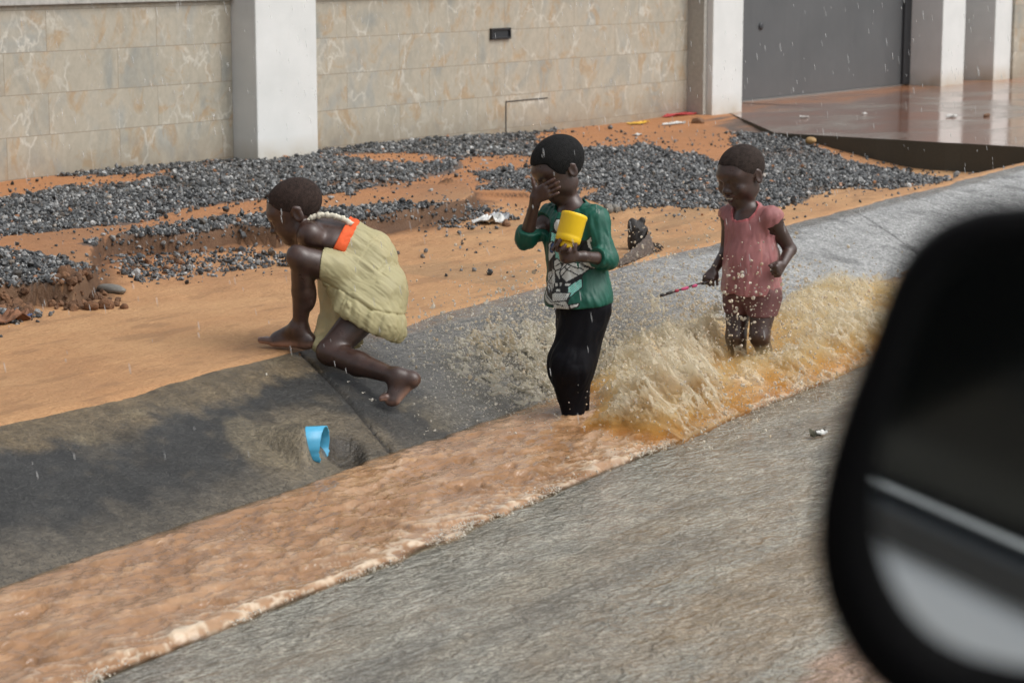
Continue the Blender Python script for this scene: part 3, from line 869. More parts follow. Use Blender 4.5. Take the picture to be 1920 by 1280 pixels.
for pl, dn in zip(GRAVEL, DENS): keep = np.maximum(keep, inpoly(ju, jv, pl) * dn)
thin = sstep(.25, .5, fbm(sx * 1.6, Ys * 3.2, s=205)) * .75
keep = keep * (1 - thin * (v < 400))
scat = .012 + .05 * sstep(.1, .5, fbm(sx * 1.3, Ys * 1.3, s=206)) * (v < 430) * (u > -600)
near = np.zeros(len(sx))
for pl in GRAVEL: near = np.maximum(near, inpoly(u + rng.normal(0, 30, len(u)), v + rng.normal(0, 9, len(u)), pl))
keep = np.maximum(keep, np.where(near > 0, .10, scat * .35 * (v < 520)))
m = rng.uniform(size=len(sx)) < keep
sx, Ys, u = sx[m], Ys[m], u[m]
sz = np.clip(rng.lognormal(math.log(.0080), .42, len(sx)), .004, .030)
gz = ground_z(sx, Ys, False)
C = np.stack([sx, Ys, gz + sz * rng.uniform(-.2, .9, len(sx))], 1)
tone = rng.uniform(size=len(sx))
cc = np.stack([.066 + 0 * sx, .069 + 0 * sx, .070 + 0 * sx], 1) * rng.lognormal(0, .55, len(sx))[:, None]
cc[tone > .86] = (np.array([.30, .30, .29]) * rng.uniform(.6, 1.4, (len(sx), 1)))[tone > .86]
cc[(tone > .80) & (tone < .86)] *= np.array([1.5, 1.2, .95])
cc[tone > .985] = np.array([.36, .17, .08])
o = blobs("gravel", C, sz, STONE, col=cc, smooth=False, jitter=.26)
struct(o, 'stuff', "blue grey wet gravel spread in strips over the orange sand")
# clods of soil fallen from the broken edge
def clods(polys, n, s0, name, label, colr):
    C = []; 
    while len(C) < n:
        pl = polys[rng.integers(len(polys))]; a = np.array(pl, float); q = rng.uniform(a.min(0), a.max(0))
        if inpoly(np.array([q[0]]), np.array([q[1]]), pl)[0]:
            p = at(q[0], q[1], .27); C.append((p[0], p[1], float(ground_z(p[0], p[1], False)) + .004))
    C = np.array(C); S = rng.lognormal(math.log(s0), .5, n).clip(.006, .045)
    cl = np.array(colr) * rng.uniform(.6, 1.5, (n, 1))
    o = blobs(name, C, S, plain_soil, hi=True, col=cl, jitter=.2); struct(o, 'stuff', label)
def mat_soil():
    M = Mat("crumbled dark soil"); c = M.col(); M.base(M.mix(1.0, c['Color'], M.ramp(M.noise(90, 4, .7), [(.3, .7), (.7, 1.3)]), 'MULTIPLY')); M.rough(.85); M.bump(M.noise(120, 4, .7), .6, .006); return M.m
plain_soil = mat_soil()
clods([[(140, 545), (200, 555), (248, 583), (160, 588), (138, 584)], [(190, 500), (440, 470), (470, 485), (300, 525), (220, 530)], [(100, 560), (150, 560), (150, 588), (90, 590)], [(0, 575), (60, 580), (60, 604), (0, 606)]],
      260, .013, "soil_clods", "dark clods of soil crumbled below the broken gravel edge", (.13, .065, .032))
# ================================================================ PEOPLE
def mat_skin(name, base, dark=.7):
    M = Mat(name); c = M.col()
    n = M.noise(35, 4, .6); n2 = M.noise(420, 3, .6)
    M.base(M.mix(1.0, c['Color'], M.ramp(M.noise(22, 5, .65), [(.3, .68), (.7, 1.32)]), 'MULTIPLY'))
    M.rough(M.ramp(n, [(.3, .26), (.7, .50)])); M.p.inputs["Specular IOR Level"].default_value = .55
    M.set(Coat_Weight=.22, Coat_Roughness=.18); x = M.bump(M.noise(70, 4, .6), .12, .004); M.bump(n2, .25, .0015, x); return M.m
def mat_cloth(name, rough=.6, see=0., spec=.25, scale=320, sheen=0.):
    M = Mat(name); c = M.col()
    n = M.noise(18, 4, .6); wv = M.noise(scale, 2, .6)
    M.base(M.mix(1.0, c['Color'], M.ramp(n, [(.3, .82), (.7, 1.14)]), 'MULTIPLY')); M.rough(rough); M.p.inputs["Specular IOR Level"].default_value = spec
    x = M.bump(n, .25, .01); M.bump(wv, .2, .0012, x)
    if see:
        tr = M.n("ShaderNodeBsdfTransparent"); mx = M.n("ShaderNodeMixShader")
        tr.inputs[0].default_value = (.95, .93, .85, 1)
        M.l(M.math('MULTIPLY', M.ramp(n, [(.35, .55), (.7, 1.25)]), see), mx.inputs[0]); M.l(M.p.outputs[0], mx.inputs[1]); M.l(tr.outputs[0], mx.inputs[2]); M.l(mx.outputs[0], M.out.inputs[0])
    return M.m
SKIN = mat_skin("dark brown skin", None)
HAIR = Mat("short black hair"); HAIR.base(HAIR.col()['Color']); HAIR.rough(.85); HAIR.set(Specular_IOR_Level=.2); HAIR.bump(HAIR.noise(260, 3, .7), .7, .004); HAIR = HAIR.m

def frame(fwd, up):
    f = nrm(fwd); s = nrm(np.cross(f, up)); u = np.cross(s, f)      # s: the body's own right-hand side
    return np.stack([s, f, u])
def add_head(B, c, fwd, up, H, smile=False):
    A = frame(fwd, up); c = np.array(c, float)
    L = lambda x, y, z: c + H * (x * A[0] + y * A[1] + z * A[2])
    e = lambda p, r, k=.02, neg=False, tg='head': B.ell(L(*p), np.array(r) * H, A, k * H, tg, neg)
    e((0, -.07, .13), (.365, .44, .37), .02)
    e((0, .12, -.12), (.295, .27, .34), .14)
    e((0, .19, -.37), (.15, .14, .105), .13)
    for s in (-1, 1):
        e((s * .15, .23, -.17), (.115, .11, .12), .09)
        e((s * .235, .02, -.25), (.07, .16, .12), .1)
    e((0, .27, .10), (.25, .11, .09), .1)
    for s in (-1, 1):
        e((s * .135, .405, -.015), (.085, .055, .042), .05, True)
        e((s * .135, .318, -.02), (.075, .055, .055), .02, tg='eye')
        B.cap(L(s * .065, .355, .055), L(s * .215, .29, .060), .022 * H, .018 * H, .04 * H, 'brow')
    B.cap(L(0, .345, .0), L(0, .415, -.135), .030 * H, .048 * H, .05 * H, 'head')
    e((0, .43, -.145), (.058, .048, .045), .03)
    for s in (-1, 1): e((s * .062, .385, -.158), (.045, .05, .038), .025)
    if smile:
        for s in (-1, 1):
            B.cap(L(s * .01, .405, -.262), L(s * .13, .33, -.225), .030 * H, .020 * H, .03 * H, 'lip')
            B.cap(L(s * .01, .385, -.325), L(s * .125, .325, -.245), .030 * H, .018 * H, .03 * H, 'lip')
            e((s * .19, .27, -.14), (.09, .09, .08), .06)
        e((0, .41, -.285), (.10, .06, .020), .02, True)
        e((0, .362, -.283), (.075, .032, .018), .0, tg='teeth')
    else:
        for s in (-1, 1):
            B.cap(L(s * .01, .398, -.252), L(s * .095, .345, -.262), .032 * H, .020 * H, .03 * H, 'lip')
            B.cap(L(s * .01, .385, -.310), L(s * .085, .335, -.285), .033 * H, .020 * H, .02 * H, 'lip')
    for s in (-1, 1):
        e((s * .365, -.07, -.045), (.030, .085, .125), .03, tg='ear')
        B.ell(L(s * .392, -.045, -.035), np.array((.022, .045, .075)) * H, A, .02 * H, '', True)
        B.cap(L(s * .37, -.13, .02), L(s * .372, -.06, .075), .020 * H, .018 * H, .02 * H, 'ear')
    return A, L
def add_hand(B, wrist, f, n, side, L=.115, curl=(.3, .3, .3, .3), thumb=(.55, .75, .25), tcurl=.3, spread=.10, first=None, tag_='hand'):
    """f: wrist to knuckles, n: way the palm faces, side: unit sign of the thumb along f x n"""
    f = nrm(f); n = nrm(n - f * (np.dot(n, f))); s = np.cross(f, n) * side; n0 = n
    w0 = np.array(wrist, float); PL = L * .50
    B.ell(w0 + f * PL * .55 + n * .003, (PL * .62, L * .235, L * .105), [f, s, n], .012, tag_)
    offs = (.30, .10, -.10, -.29); lens = (.42, .47, .43, .33)
    pads = []
    for i in range(4):
        k = w0 + f * PL * (1.0 - .05 * abs(i - 1.2)) + s * offs[i] * L * .70
        B.cap(w0 + f * .012 + s * offs[i] * L * .4, k, L * .085, L * .078, .012, tag_)
        d = nrm(f + s * spread * (1.5 - i) * 1.0); p = k; c = curl[i] if hasattr(curl, '__len__') else curl
        cs = c if hasattr(c, '__len__') else (c, c * 1.15, c * .8)
        ln = L * lens[i] * 1.08; r0 = L * .062
        for j, (fr, ck) in enumerate(zip((.44, .31, .25), cs)):
            ax = np.cross(d, n); ax = nrm(ax)
            d = nrm(d * math.cos(ck) + np.cross(ax, d) * math.sin(ck))
            q = p + d * ln * fr
            nn = n
            B.cap(p, q, r0 * (1 - .09 * j), r0 * (.93 - .10 * j), .004, 'finger' if j < 2 else 'tip')
            n_new = np.cross(np.cross(d, n), d); n = nrm(n_new) if np.linalg.norm(n_new) > 1e-6 else n
            p = q
        pads.append(p); n = n0
    tb = w0 + f * PL * .28 + s * L * .17
    d = nrm(f * thumb[0] + s * thumb[1] + n * thumb[2])
    B.cap(w0 + f * .008 + s * L * .08, tb + d * .01, L * .095, L * .085, .012, tag_)
    q = tb + d * L * .26; B.cap(tb, q, L * .080, L * .066, .008, 'finger')
    d2 = nrm(d * math.cos(tcurl) + (f * .6 + n * .5 - s * .3) * math.sin(tcurl))
    B.cap(q, q + d2 * L * .20, L * .066, L * .052, .004, 'tip')
    return w0 + f * PL
def body_mesh(B, h, name, parent, colour, relax_it=2, extra=None):
    f, lo, ax = B.field(h)
    if extra is not None: f = extra(f, ax)
    V, F = surface_nets(f, lo, h); V = relax(V, F, relax_it, .5)
    N = vnormals(V, F)
    return mesh_obj(name, V, F, SKIN, parent, True, colour(V, N))
def nearest_tag(B, V, tags):
    """distance of every vertex to the primitives carrying one of the tags"""
    d = np.full(len(V), 9.)
    for p in B.P:
        if p[6] in tags:
            if p[0] == 'c':
                ba = p[2] - p[1]; t = np.clip(((V - p[1]) @ ba) / max(ba @ ba, 1e-12), 0, 1)
                dd = np.linalg.norm(V - p[1] - t[:, None] * ba, axis=1) - (p[3] + (p[4] - p[3]) * t)
            else:
                q = (V - p[1]) @ p[3].T; k0 = np.sqrt(((q / p[2]) ** 2).sum(1)); k1 = np.sqrt(((q / p[2] ** 2) ** 2).sum(1)) + 1e-9; dd = k0 * (k0 - 1) / k1
            d = np.minimum(d, dd)
    return d
def cloth_mesh(B, h, name, parent, mat, colour, cut, relax_it=2, pad=.03, lohi=None):
    f, lo, ax = B.field(h, pad, *(lohi or (None, None)))
    X, Y, Z = np.meshgrid(*ax, indexing='ij', sparse=True)
    X, Y, Z = [np.broadcast_to(q, f.shape) for q in (X, Y, Z)]
    f = cut(f, X, Y, Z)
    V, F = surface_nets(np.ascontiguousarray(f), lo, h); V = relax(V, F, relax_it, .5); N = vnormals(V, F)
    return mesh_obj(name, V, F, mat, parent, True, colour(V, N))
def plane_d(X, Y, Z, p, n):
    n = nrm(n); return (X - p[0]) * n[0] + (Y - p[1]) * n[1] + (Z - p[2]) * n[2]
def near_band(f, w=.03): return np.abs(f) < w
def folds(f, X, Y, Z, amp, d, freq, s, warp=.5, stretch=.25):
    """ridges running along direction d, added only close to the surface"""
    d = nrm(d); a = nrm(np.cross(d, [.31, .2, .9])); b = np.cross(d, a)
    m = near_band(f); q = np.stack([X[m], Y[m], Z[m]], 1)
    al, be, ga = q @ d, q @ a, q @ b
    w_ = warp * vn(al * freq * .6, be * freq * .5, ga * freq * .5, s + 5)
    nse = vn(al * freq * stretch, be * freq + w_, ga * freq + w_, s) + .5 * vn(al * freq * stretch * 2, be * freq * 2.1 + w_, ga * freq * 2.1, s + 1)
    f = f.copy(); f[m] += amp * (np.abs(nse) - .45) * -1.4
    return f
SK = np.array([.052, .026, .019]); SKP = np.array([.20, .105, .075]); SKD = np.array([.030, .015, .012])
def skin_colour(B, soles=None, lipc=(.075, .034, .030)):
    def fn(V, N):
        c = np.tile(SK, (len(V), 1)) * (1 + .10 * fbm(V[:, 0] * 9, V[:, 1] * 9, V[:, 2] * 9, s=300))[:, None]
        m = sstep(.008, .0, nearest_tag(B, V, ('lip',))); c = c * (1 - m[:, None]) + np.array(lipc) * m[:, None]
        if any(p[6] == 'teeth' for p in B.P):
            m = sstep(.0025, .0, nearest_tag(B, V, ('teeth',))); c = c * (1 - m[:, None]) + np.array([.55, .52, .46]) * m[:, None]
        m = sstep(.004, .0, nearest_tag(B, V, ('brow',))) * .7; c = c * (1 - m[:, None]) + SKD * m[:, None] * .5
        m = sstep(.003, -.001, nearest_tag(B, V, ('tip',))) * .35; c = c * (1 - m[:, None]) + np.array([.19, .10, .08]) * m[:, None]
        if soles is not None: c = soles(V, N, c)
        return c
    return fn
def hair_cap(name, c, A, H, parent, thick, low, colr, h=.003, back=-.24):
    """close cropped hair: a thin cap over the skull, ending at the hairline"""
    B = Body(); L = lambda x, y, z: c + H * (x * A[0] + y * A[1] + z * A[2])
    B.ell(L(0, -.07, .13), np.array((.365, .44, .37)) * H + thick, A, .0)
    f, lo, ax = B.field(h, .02)
    X, Y, Z = np.meshgrid(*ax, indexing='ij', sparse=True)
    u = [(X - c[0]) * A[i][0] + (Y - c[1]) * A[i][1] + (Z - c[2]) * A[i][2] for i in range(3)]
    u = [q / H for q in u]
    # hairline: high on the forehead, down behind the ears to the nape
    line = np.where(u[1] > .05, low + .26 * sstep(.05, .30, u[1]) - .10 * sstep(.20, .33, np.abs(u[0])) * (u[1] < .25), low + (back - low) * sstep(-.02, -.22, u[1]))
    line = line + .018 * vn(u[0] * 9 + 0 * f, u[1] * 9 + 0 * f, u[2] * 9 + 0 * f, 9)
    f = smax(f, (line - u[2]).astype(np.float32) * H, .004)
    k0 = Body(); k0.ell(L(0, -.07, .13), np.array((.365, .44, .37)) * H - .010, A, .0)
    g, _, _ = k0.field(h, .02, lo, lo + h * (np.array(f.shape) - 1))
    if g.shape == f.shape: f = np.maximum(f, -g)
    V, F = surface_nets(f, lo, h); V = relax(V, F, 1, .5)
    return mesh_obj(name, V, F, HAIR, parent, True, np.tile(colr, (len(V), 1)) * (1 + .7 * fbm(V[:, 0] * 110, V[:, 1] * 110, V[:, 2] * 110, s=7) + .25 * fbm(V[:, 0] * 20, V[:, 1] * 20, V[:, 2] * 20, s=6))[:, None])

# ---------------------------------------------------------------- the boy with the yellow cup
def middle_boy():
    base = at(1078, 788, .0); W0 = (base - CAM) @ FW
    P = lambda px, py, d=0.: atW(px, py, W0 + d)
    root = empty("person", (base[0], base[1], .0))
    chest_f = nrm(-.60 * RT - .78 * DP)               # the way the chest faces
    chest_r = nrm(np.cross(chest_f, ZZ))              # his own right
    B = Body()
    neck0 = P(1075, 392, -.00); 
    sh_l, sh_r = P(1117, 412, -.075), P(1034, 408, .075)
    # torso
    B.ell(P(1077, 432), (.115, .078, .085), frame(chest_f, ZZ), .05, 'torso')
    B.ell(P(1078, 480), (.100, .076, .085), frame(chest_f, ZZ), .06, 'torso')
    B.ell(P(1085, 532), (.098, .082, .075), frame(chest_f, ZZ), .06, 'torso')
    B.ell(P(1090, 562), (.098, .088, .062), frame(chest_f, ZZ), .05, 'pelvis')
    B.cap(sh_l, sh_r, .040, .040, .04, 'shoulder'); B.cap(P(1077, 415), neck0, .07, .042, .04, 'yoke')
    B.cap(neck0, P(1060, 358), .040, .041, .02, 'neck')
    # head bowed to his right
    hc = P(1045, 317, -.01); H = .240
    hf = nrm(-.74 * RT - .42 * DP - .42 * ZZ); hu = nrm(ZZ * .93 - .12 * RT - .35 * DP * 0 + .0)
    A, L = add_head(B, hc, hf, hu, H)
    # near arm bent across the belly, holding the cup
    el, wr = P(1139, 486, -.115), P(1094, 481, -.215)
    B.cap(sh_l, el, .036, .029, .03, 'uparm_n'); B.cap(el, wr, .029, .0195, .012, 'forearm_n')
    cup_a, cup_b = P(1061, 464, -.245), P(1078, 401, -.235)
    cax = nrm(cup_b - cup_a)
    hand_p = P(1088, 480, -.222)
    # far arm raised, hand over the eyes
    el2, wr2 = P(986, 447, .02), P(1003, 380, -.075)
    B.cap(sh_r, el2, .036, .029, .03, 'uparm_f'); B.cap(el2, wr2, .029, .0195, .012, 'forearm_f')
    fdir = nrm(P(1047, 336, -.155) - P(1008, 367, -.125)); pn = nrm(hf * -1 + .1 * ZZ)
    hd = nrm(.72 * RT - .38 * DP + .42 * ZZ); hn = nrm(.62 * RT + .55 * DP + .30 * ZZ)
    sg = 1 if np.cross(hd, nrm(hn - hd * (hn @ hd)))[2] > 0 else -1
    hw = P(1003, 370, -.085); B.cap(wr2, hw, .020, .021, .01, 'forearm_f')
    add_hand(B, hw, hd, hn, sg, .116, ((.10, .12, .08), (.12, .12, .08), (.14, .14, .08), (.18, .16, .1)), (.25, .9, -.05), .0, .05)
    # legs
    hip_n, hip_f = P(1104, 572, -.05), P(1078, 572, .06)
    kn_n, an_n = P(1070, 672, -.03), P(1074, 790, -.01)
    kn_f, an_f = P(1082, 672, .02), P(1086, 780, .12)
    B.cap(hip_n, kn_n, .062, .043, .03, 'leg'); B.cap(kn_n, an_n, .043, .028, .02, 'leg')
    B.cap(hip_f, kn_f, .060, .043, .03, 'leg'); B.cap(kn_f, an_f, .043, .028, .02, 'leg')
    for an in (an_n, an_f):
        B.cap(an + ZZ * -.02, an + chest_f * .09 - ZZ * .045, .026, .024, .02, 'foot')
    # hand round the neck of the cup
    cc = cup_a + cax * .014
    to = nrm(cc - hand_p); side_v = nrm(np.cross(to, cax))
    palm_c = cc + nrm(-cax * .15 + (hand_p - cc)) * .048
    B.cap(wr, palm_c, .020, .022, .012, 'hand')
    B.ell(palm_c, (.030, .020, .026), [nrm(np.cross(cax, hand_p - cc)), nrm(hand_p - cc), cax], .012, 'hand')
    view = nrm(CAM - cc); lat = nrm(np.cross(cax, view))          # lat: to the left in the picture
    if lat @ RT > 0: lat = -lat
    def arcf(a0, a1, hgt0, hgt1, rad, n=4, r=.0074, start=None):
        pts = []
        for i in range(n):
            t = i / (n - 1); a = a0 + (a1 - a0) * t
            pts.append(cc + cax * (hgt0 + (hgt1 - hgt0) * t) + rad * (math.cos(a) * view + math.sin(a) * lat))
        if start is not None: pts = [start] + pts
        for i in range(len(pts) - 1):
            B.cap(pts[i], pts[i + 1], r * (1 - .08 * i / n), r * (1 - .08 * (i + 1) / n), .004, 'finger' if i < len(pts) - 2 else 'tip')
    bc = cc - cax * .030 - RT * .012
    B.ell(cc - cax * .026 - lat * .010, (.036, .030, .020), [lat, view, cax], .014, 'hand'); B.cap(palm_c, cc - cax * .024, .022, .022, .02, 'hand')
    arcf(1.75, 1.30, -.014, .016, .040, 3, .0078, bc + lat * .034)
    arcf(.95, .62, -.016, .020, .041, 3, .0078, bc + lat * .018 + view * .014)
    arcf(.30, .10, -.024, -.006, .041, 3, .0076, bc + lat * .004 + view * .02)
    arcf(-.35, -.42, -.026, -.012, .041, 3, .0072, bc - lat * .012 + view * .018)
    arcf(-1.0, -.80, -.016, .018, .040, 3, .0086, palm_c + view * .010)
    body_mesh(B, .003, "body", root, skin_colour(B))
    hair_cap("hair", hc, A, H, root, .0065, -.005, np.array([.010, .010, .010]))
    # ------------------------------------------------ shirt
    S = B.pick({'torso': .016, 'pelvis': .014, 'shoulder': .010, 'yoke': .006, 'uparm_n': .010, 'uparm_f': .010}, kmul=1.2)
    S.cap(el, el + (wr - el) * .42, .042, .040, .02, 'sl_n'); S.cap(el2, el2 + (wr2 - el2) * .20, .042, .044, .02, 'sl_f')
    S.cap(P(1084, 500), P(1086, 572, -.01), .102, .112, .05, 'skirt'); S.ell(P(1082, 562, -.02), (.124, .106, .060), frame(chest_f, ZZ), .05, 'skirt')
    hem_p = P(1080, 574, -.05); hem_n = nrm(-ZZ + .16 * RT * -1 * -.4 - .10 * chest_f * 0)
    def cut(f, X, Y, Z):
        f = folds(f, X, Y, Z, .0042, [.1, .1, 1], 26, 401); f = folds(f, X, Y, Z, .0026, nrm(el - sh_l) + .2, 46, 411)
        hp = plane_d(X, Y, Z, hem_p, hem_n) + (.004 * vn(X * 14, Y * 14, X * 0, 3)).astype(np.float32)
        f = smax(f, hp, .006)
        # neck opening
        nk = Body(); nk.ell(P(1068, 385, -.025), (.062, .062, .040), None, .0); nk.cap(P(1074, 392, -.01), P(1060, 350, -.02), .052, .055, 0)
        g = np.full(f.shape, 1., np.float32)
        for p in nk.P:
            if p[0] == 'e': d = (np.sqrt(((X - p[1][0]) / p[2][0]) ** 2 + ((Y - p[1][1]) / p[2][1]) ** 2 + ((Z - p[1][2]) / p[2][2]) ** 2) - 1) * .045
            else:
                ba = p[2] - p[1]; t = np.clip(((X - p[1][0]) * ba[0] + (Y - p[1][1]) * ba[1] + (Z - p[1][2]) * ba[2]) / (ba @ ba), 0, 1)
                d = np.sqrt((X - p[1][0] - t * ba[0]) ** 2 + (Y - p[1][1] - t * ba[1]) ** 2 + (Z - p[1][2] - t * ba[2]) ** 2) - p[3]
            g = np.minimum(g, d)
        f = smax(f, -g.astype(np.float32), .005)
        # sleeve ends
        for (e_, w_, fr) in ((el, wr, .44), (el2, wr2, .26)):
            q = e_ + (w_ - e_) * fr; ax_ = nrm(w_ - e_)
            pl = plane_d(X, Y, Z, q, ax_); rr = np.sqrt((X - q[0]) ** 2 + (Y - q[1]) ** 2 + (Z - q[2]) ** 2)
            f = np.where((rr < .09), smax(f, pl.astype(np.float32), .004), f)
        return f.astype(np.float32)
    green = np.array([.006, .088, .058]); wht = np.array([.62, .64, .60]); mint = np.array([.26, .62, .53]); blk = np.array([.010, .011, .012]); navy = np.array([.03, .08, .22])
    o0 = P(1075, 500) + chest_f * .095
    pu, pv = -chest_r, nrm(ZZ)                     # u: towards his left, v: up
    def uv(px, py):
        r = ray(px, py); t = ((o0 - CAM) @ chest_f) / (r @ chest_f); q = CAM + t * r - o0; return (q @ pu, q @ pv)
    Z4 = lambda pts: [uv(1000 + x / 5.82, 380 + y / 5.82) for x, y in pts]      # print outlines measured on the cloth
    shapes = [
     (blk, [(128, 560), (170, 300), (240, 330), (330, 420), (600, 420), (640, 640), (520, 760), (450, 1090), (280, 1100), (130, 950)]),
     (wht, [(190, 230), (205, 195), (240, 195), (255, 165), (290, 160), (320, 200), (330, 300), (260, 370), (225, 320), (195, 290)]),
     (mint, [(165, 330), (230, 350), (235, 440), (300, 500), (370, 570), (310, 660), (240, 600), (215, 480), (170, 420)]),
     (wht, [(130, 460), (185, 430), (200, 520), (225, 560), (150, 640), (135, 600)]),
     (navy, [(168, 470), (200, 440), (214, 500), (190, 545), (168, 530)]),
     (wht, [(228, 640), (262, 612), (300, 650), (318, 700), (300, 760), (320, 830), (262, 770), (235, 700)]),
     (wht, [(375, 590), (430, 640), (520, 690), (560, 700), (520, 760), (470, 800), (395, 858), (330, 800), (310, 740)]),
     (wht, [(470, 620), (610, 640), (640, 690), (600, 740), (555, 720), (480, 660)]),
     (wht, [(505, 430), (545, 390), (560, 440), (600, 520), (560, 535), (520, 500)]),
     (wht, [(135, 770), (200, 745), (215, 800), (150, 900), (132, 860)]),
     (wht, [(205, 720), (240, 740), (262, 860), (250, 960), (175, 930), (150, 890), (215, 800)]),
     (mint, [(420, 905), (505, 838), (525, 920), (440, 1035)]),
     (wht, [(262, 985), (300, 970), (448, 982), (435, 1050), (275, 1065)]),
     (wht, [(140, 950), (190, 1000), (275, 1060), (278, 1100), (220, 1085), (145, 1040)]),
     (wht, [(285, 1075), (430, 1060), (460, 1120), (455, 1200), (395, 1180), (390, 1240), (300, 1240)]),
     (wht, [(270, 870), (300, 868), (312, 900), (280, 905)]), (wht, [(322, 868), (345, 862), (350, 895), (330, 905)]), (wht, [(300, 935), (345, 932), (350, 958), (305, 960)]), (wht, [(385, 870), (430, 880), (420, 900), (385, 895)]),
     (wht, [(470, 1105), (535, 1095), (530, 1120), (475, 1140)]),
    ]
    lines = [((262, 215), (262, 235)), ((262, 225), (284, 222)), ((284, 215), (286, 262)), ((262, 262), (285, 262)), ((268, 300), (270, 330)), ((268, 300), (284, 305)),
             ((300, 760), (380, 660)), ((330, 800), (400, 700)), ((345, 700), (470, 790)), ((360, 660), (500, 740)), ((150, 780), (210, 850)), ((140, 840), (200, 880)), ((215, 870), (250, 940)), ((180, 900), (235, 950)),
             ((250, 690), (300, 660)), ((255, 740), (310, 720)), ((300, 1085), (400, 1110)), ((310, 1190), (390, 1185)), ((160, 650), (215, 570)), ((175, 660), (225, 590)), ((500, 640), (600, 700)), ((540, 440), (590, 530)), ((150, 990), (270, 1075)), ((430, 650), (560, 740))]
    def col_shirt(V, N):
        c = np.tile(green, (len(V), 1)) * (1 + .15 * fbm(V[:, 0] * 12, V[:, 1] * 12, V[:, 2] * 12, s=55))[:, None]
        q = V - o0; u, v = q @ pu, q @ pv
        front = (N @ chest_f > .12) & (q @ chest_f > -.10) & (nearest_tag(S, V, ('sl_n', 'sl_f', 'uparm_n', 'uparm_f')) > .010)
        for colr, pts in shapes:
            pl = Z4(pts); ins = inpoly(u, v, pl) & front
            if colr is not blk:
                near = (-sdist(u, v, np.array(pl)) < .0042) & front & ~ins
                c[near] = blk
            cc_ = np.array(colr)
            c[ins] = cc_
            if colr is mint:
                dots = ((np.sin(u * 700 + v * 200) * np.sin(v * 700)) > .45) & ins; c[dots] = (.10, .34, .30)
            if colr is wht and len(pts) in (7, 5) :
                dots = ((np.sin(u * 640 + v * 300) * np.sin(v * 640)) > .55) & ins; c[dots] = (.12, .12, .12)
        for (a, b) in lines:
            a, b = [np.array(t) for t in Z4([a, b])]; e = b - a; t = np.clip(((u - a[0]) * e[0] + (v - a[1]) * e[1]) / (e @ e), 0, 1)
            c[(np.hypot(u - a[0] - t * e[0], v - a[1] - t * e[1]) < .0022) & front] = blk
        return c
    cloth_mesh(S, .003, "shirt", root, mat_cloth("wet green jersey", .48, 0, .4), col_shirt, cut)
    # ------------------------------------------------ trousers
    T = B.pick({'leg': .013, 'pelvis': .004}, kmul=1.4)
    T.cap(P(1094, 588), P(1074, 685, -.02), .084, .076, .07, 'leg'); T.cap(P(1068, 690, -.04), P(1074, 765, .02), .072, .034, .05, 'leg')
    def cutT(f, X, Y, Z):
        f = folds(f, X, Y, Z, .0050, kn_n - hip_n, 18, 431, .6); f = folds(f, X, Y, Z, .003, [.2, -.3, 1], 34, 441)
        f = smax(f, plane_d(X, Y, Z, P(1078, 783, 0), nrm(-ZZ)).astype(np.float32), .008)
        f = smax(f, plane_d(X, Y, Z, P(1090, 559, 0), ZZ).astype(np.float32), .006)
        return f.astype(np.float32)
    cloth_mesh(T, .0038, "trousers", root, mat_cloth("wet black cloth", .6, 0, .12), lambda V, N: np.tile([.0055, .0055, .0075], (len(V), 1)), cutT)
    tag(root, "child in green print shirt and black trousers covering eyes and holding a yellow cup", "child", "children playing in the stream")
    # ------------------------------------------------ the cup
    cup = empty("plastic_cup", cup_a)
    prof = [(.0, .0), (.030, .0), (.0345, .002), (.0350, .018), (.0365, .020)]
    YEL = plain("yellow plastic", (.86, .56, .008), .32, .06, 12)
    m = MB(); m.lathe([(.0, .020), (.044, .020), (.0475, .024), (.0485, .042), (.0470, .046), (.0485, .050), (.0490, .113), (.0505, .118), (.0505, .126), (.0485, .130), (.044, .132), (.030, .1325), (.0, .1328)], cup_a, cax, 48); m.build("cup_wall", YEL, cup)
    m = MB(); m.lathe([(.0, -.004), (.030, -.004), (.0335, -.001), (.0340, .008), (.0330, .010), (.0345, .012), (.0345, .0195), (.0, .0198)], cup_a, cax, 48); m.build("neck", YEL, cup)
    tag(cup, "bright yellow plastic cup held by the child in green", "cup")
    return root
middle_boy()
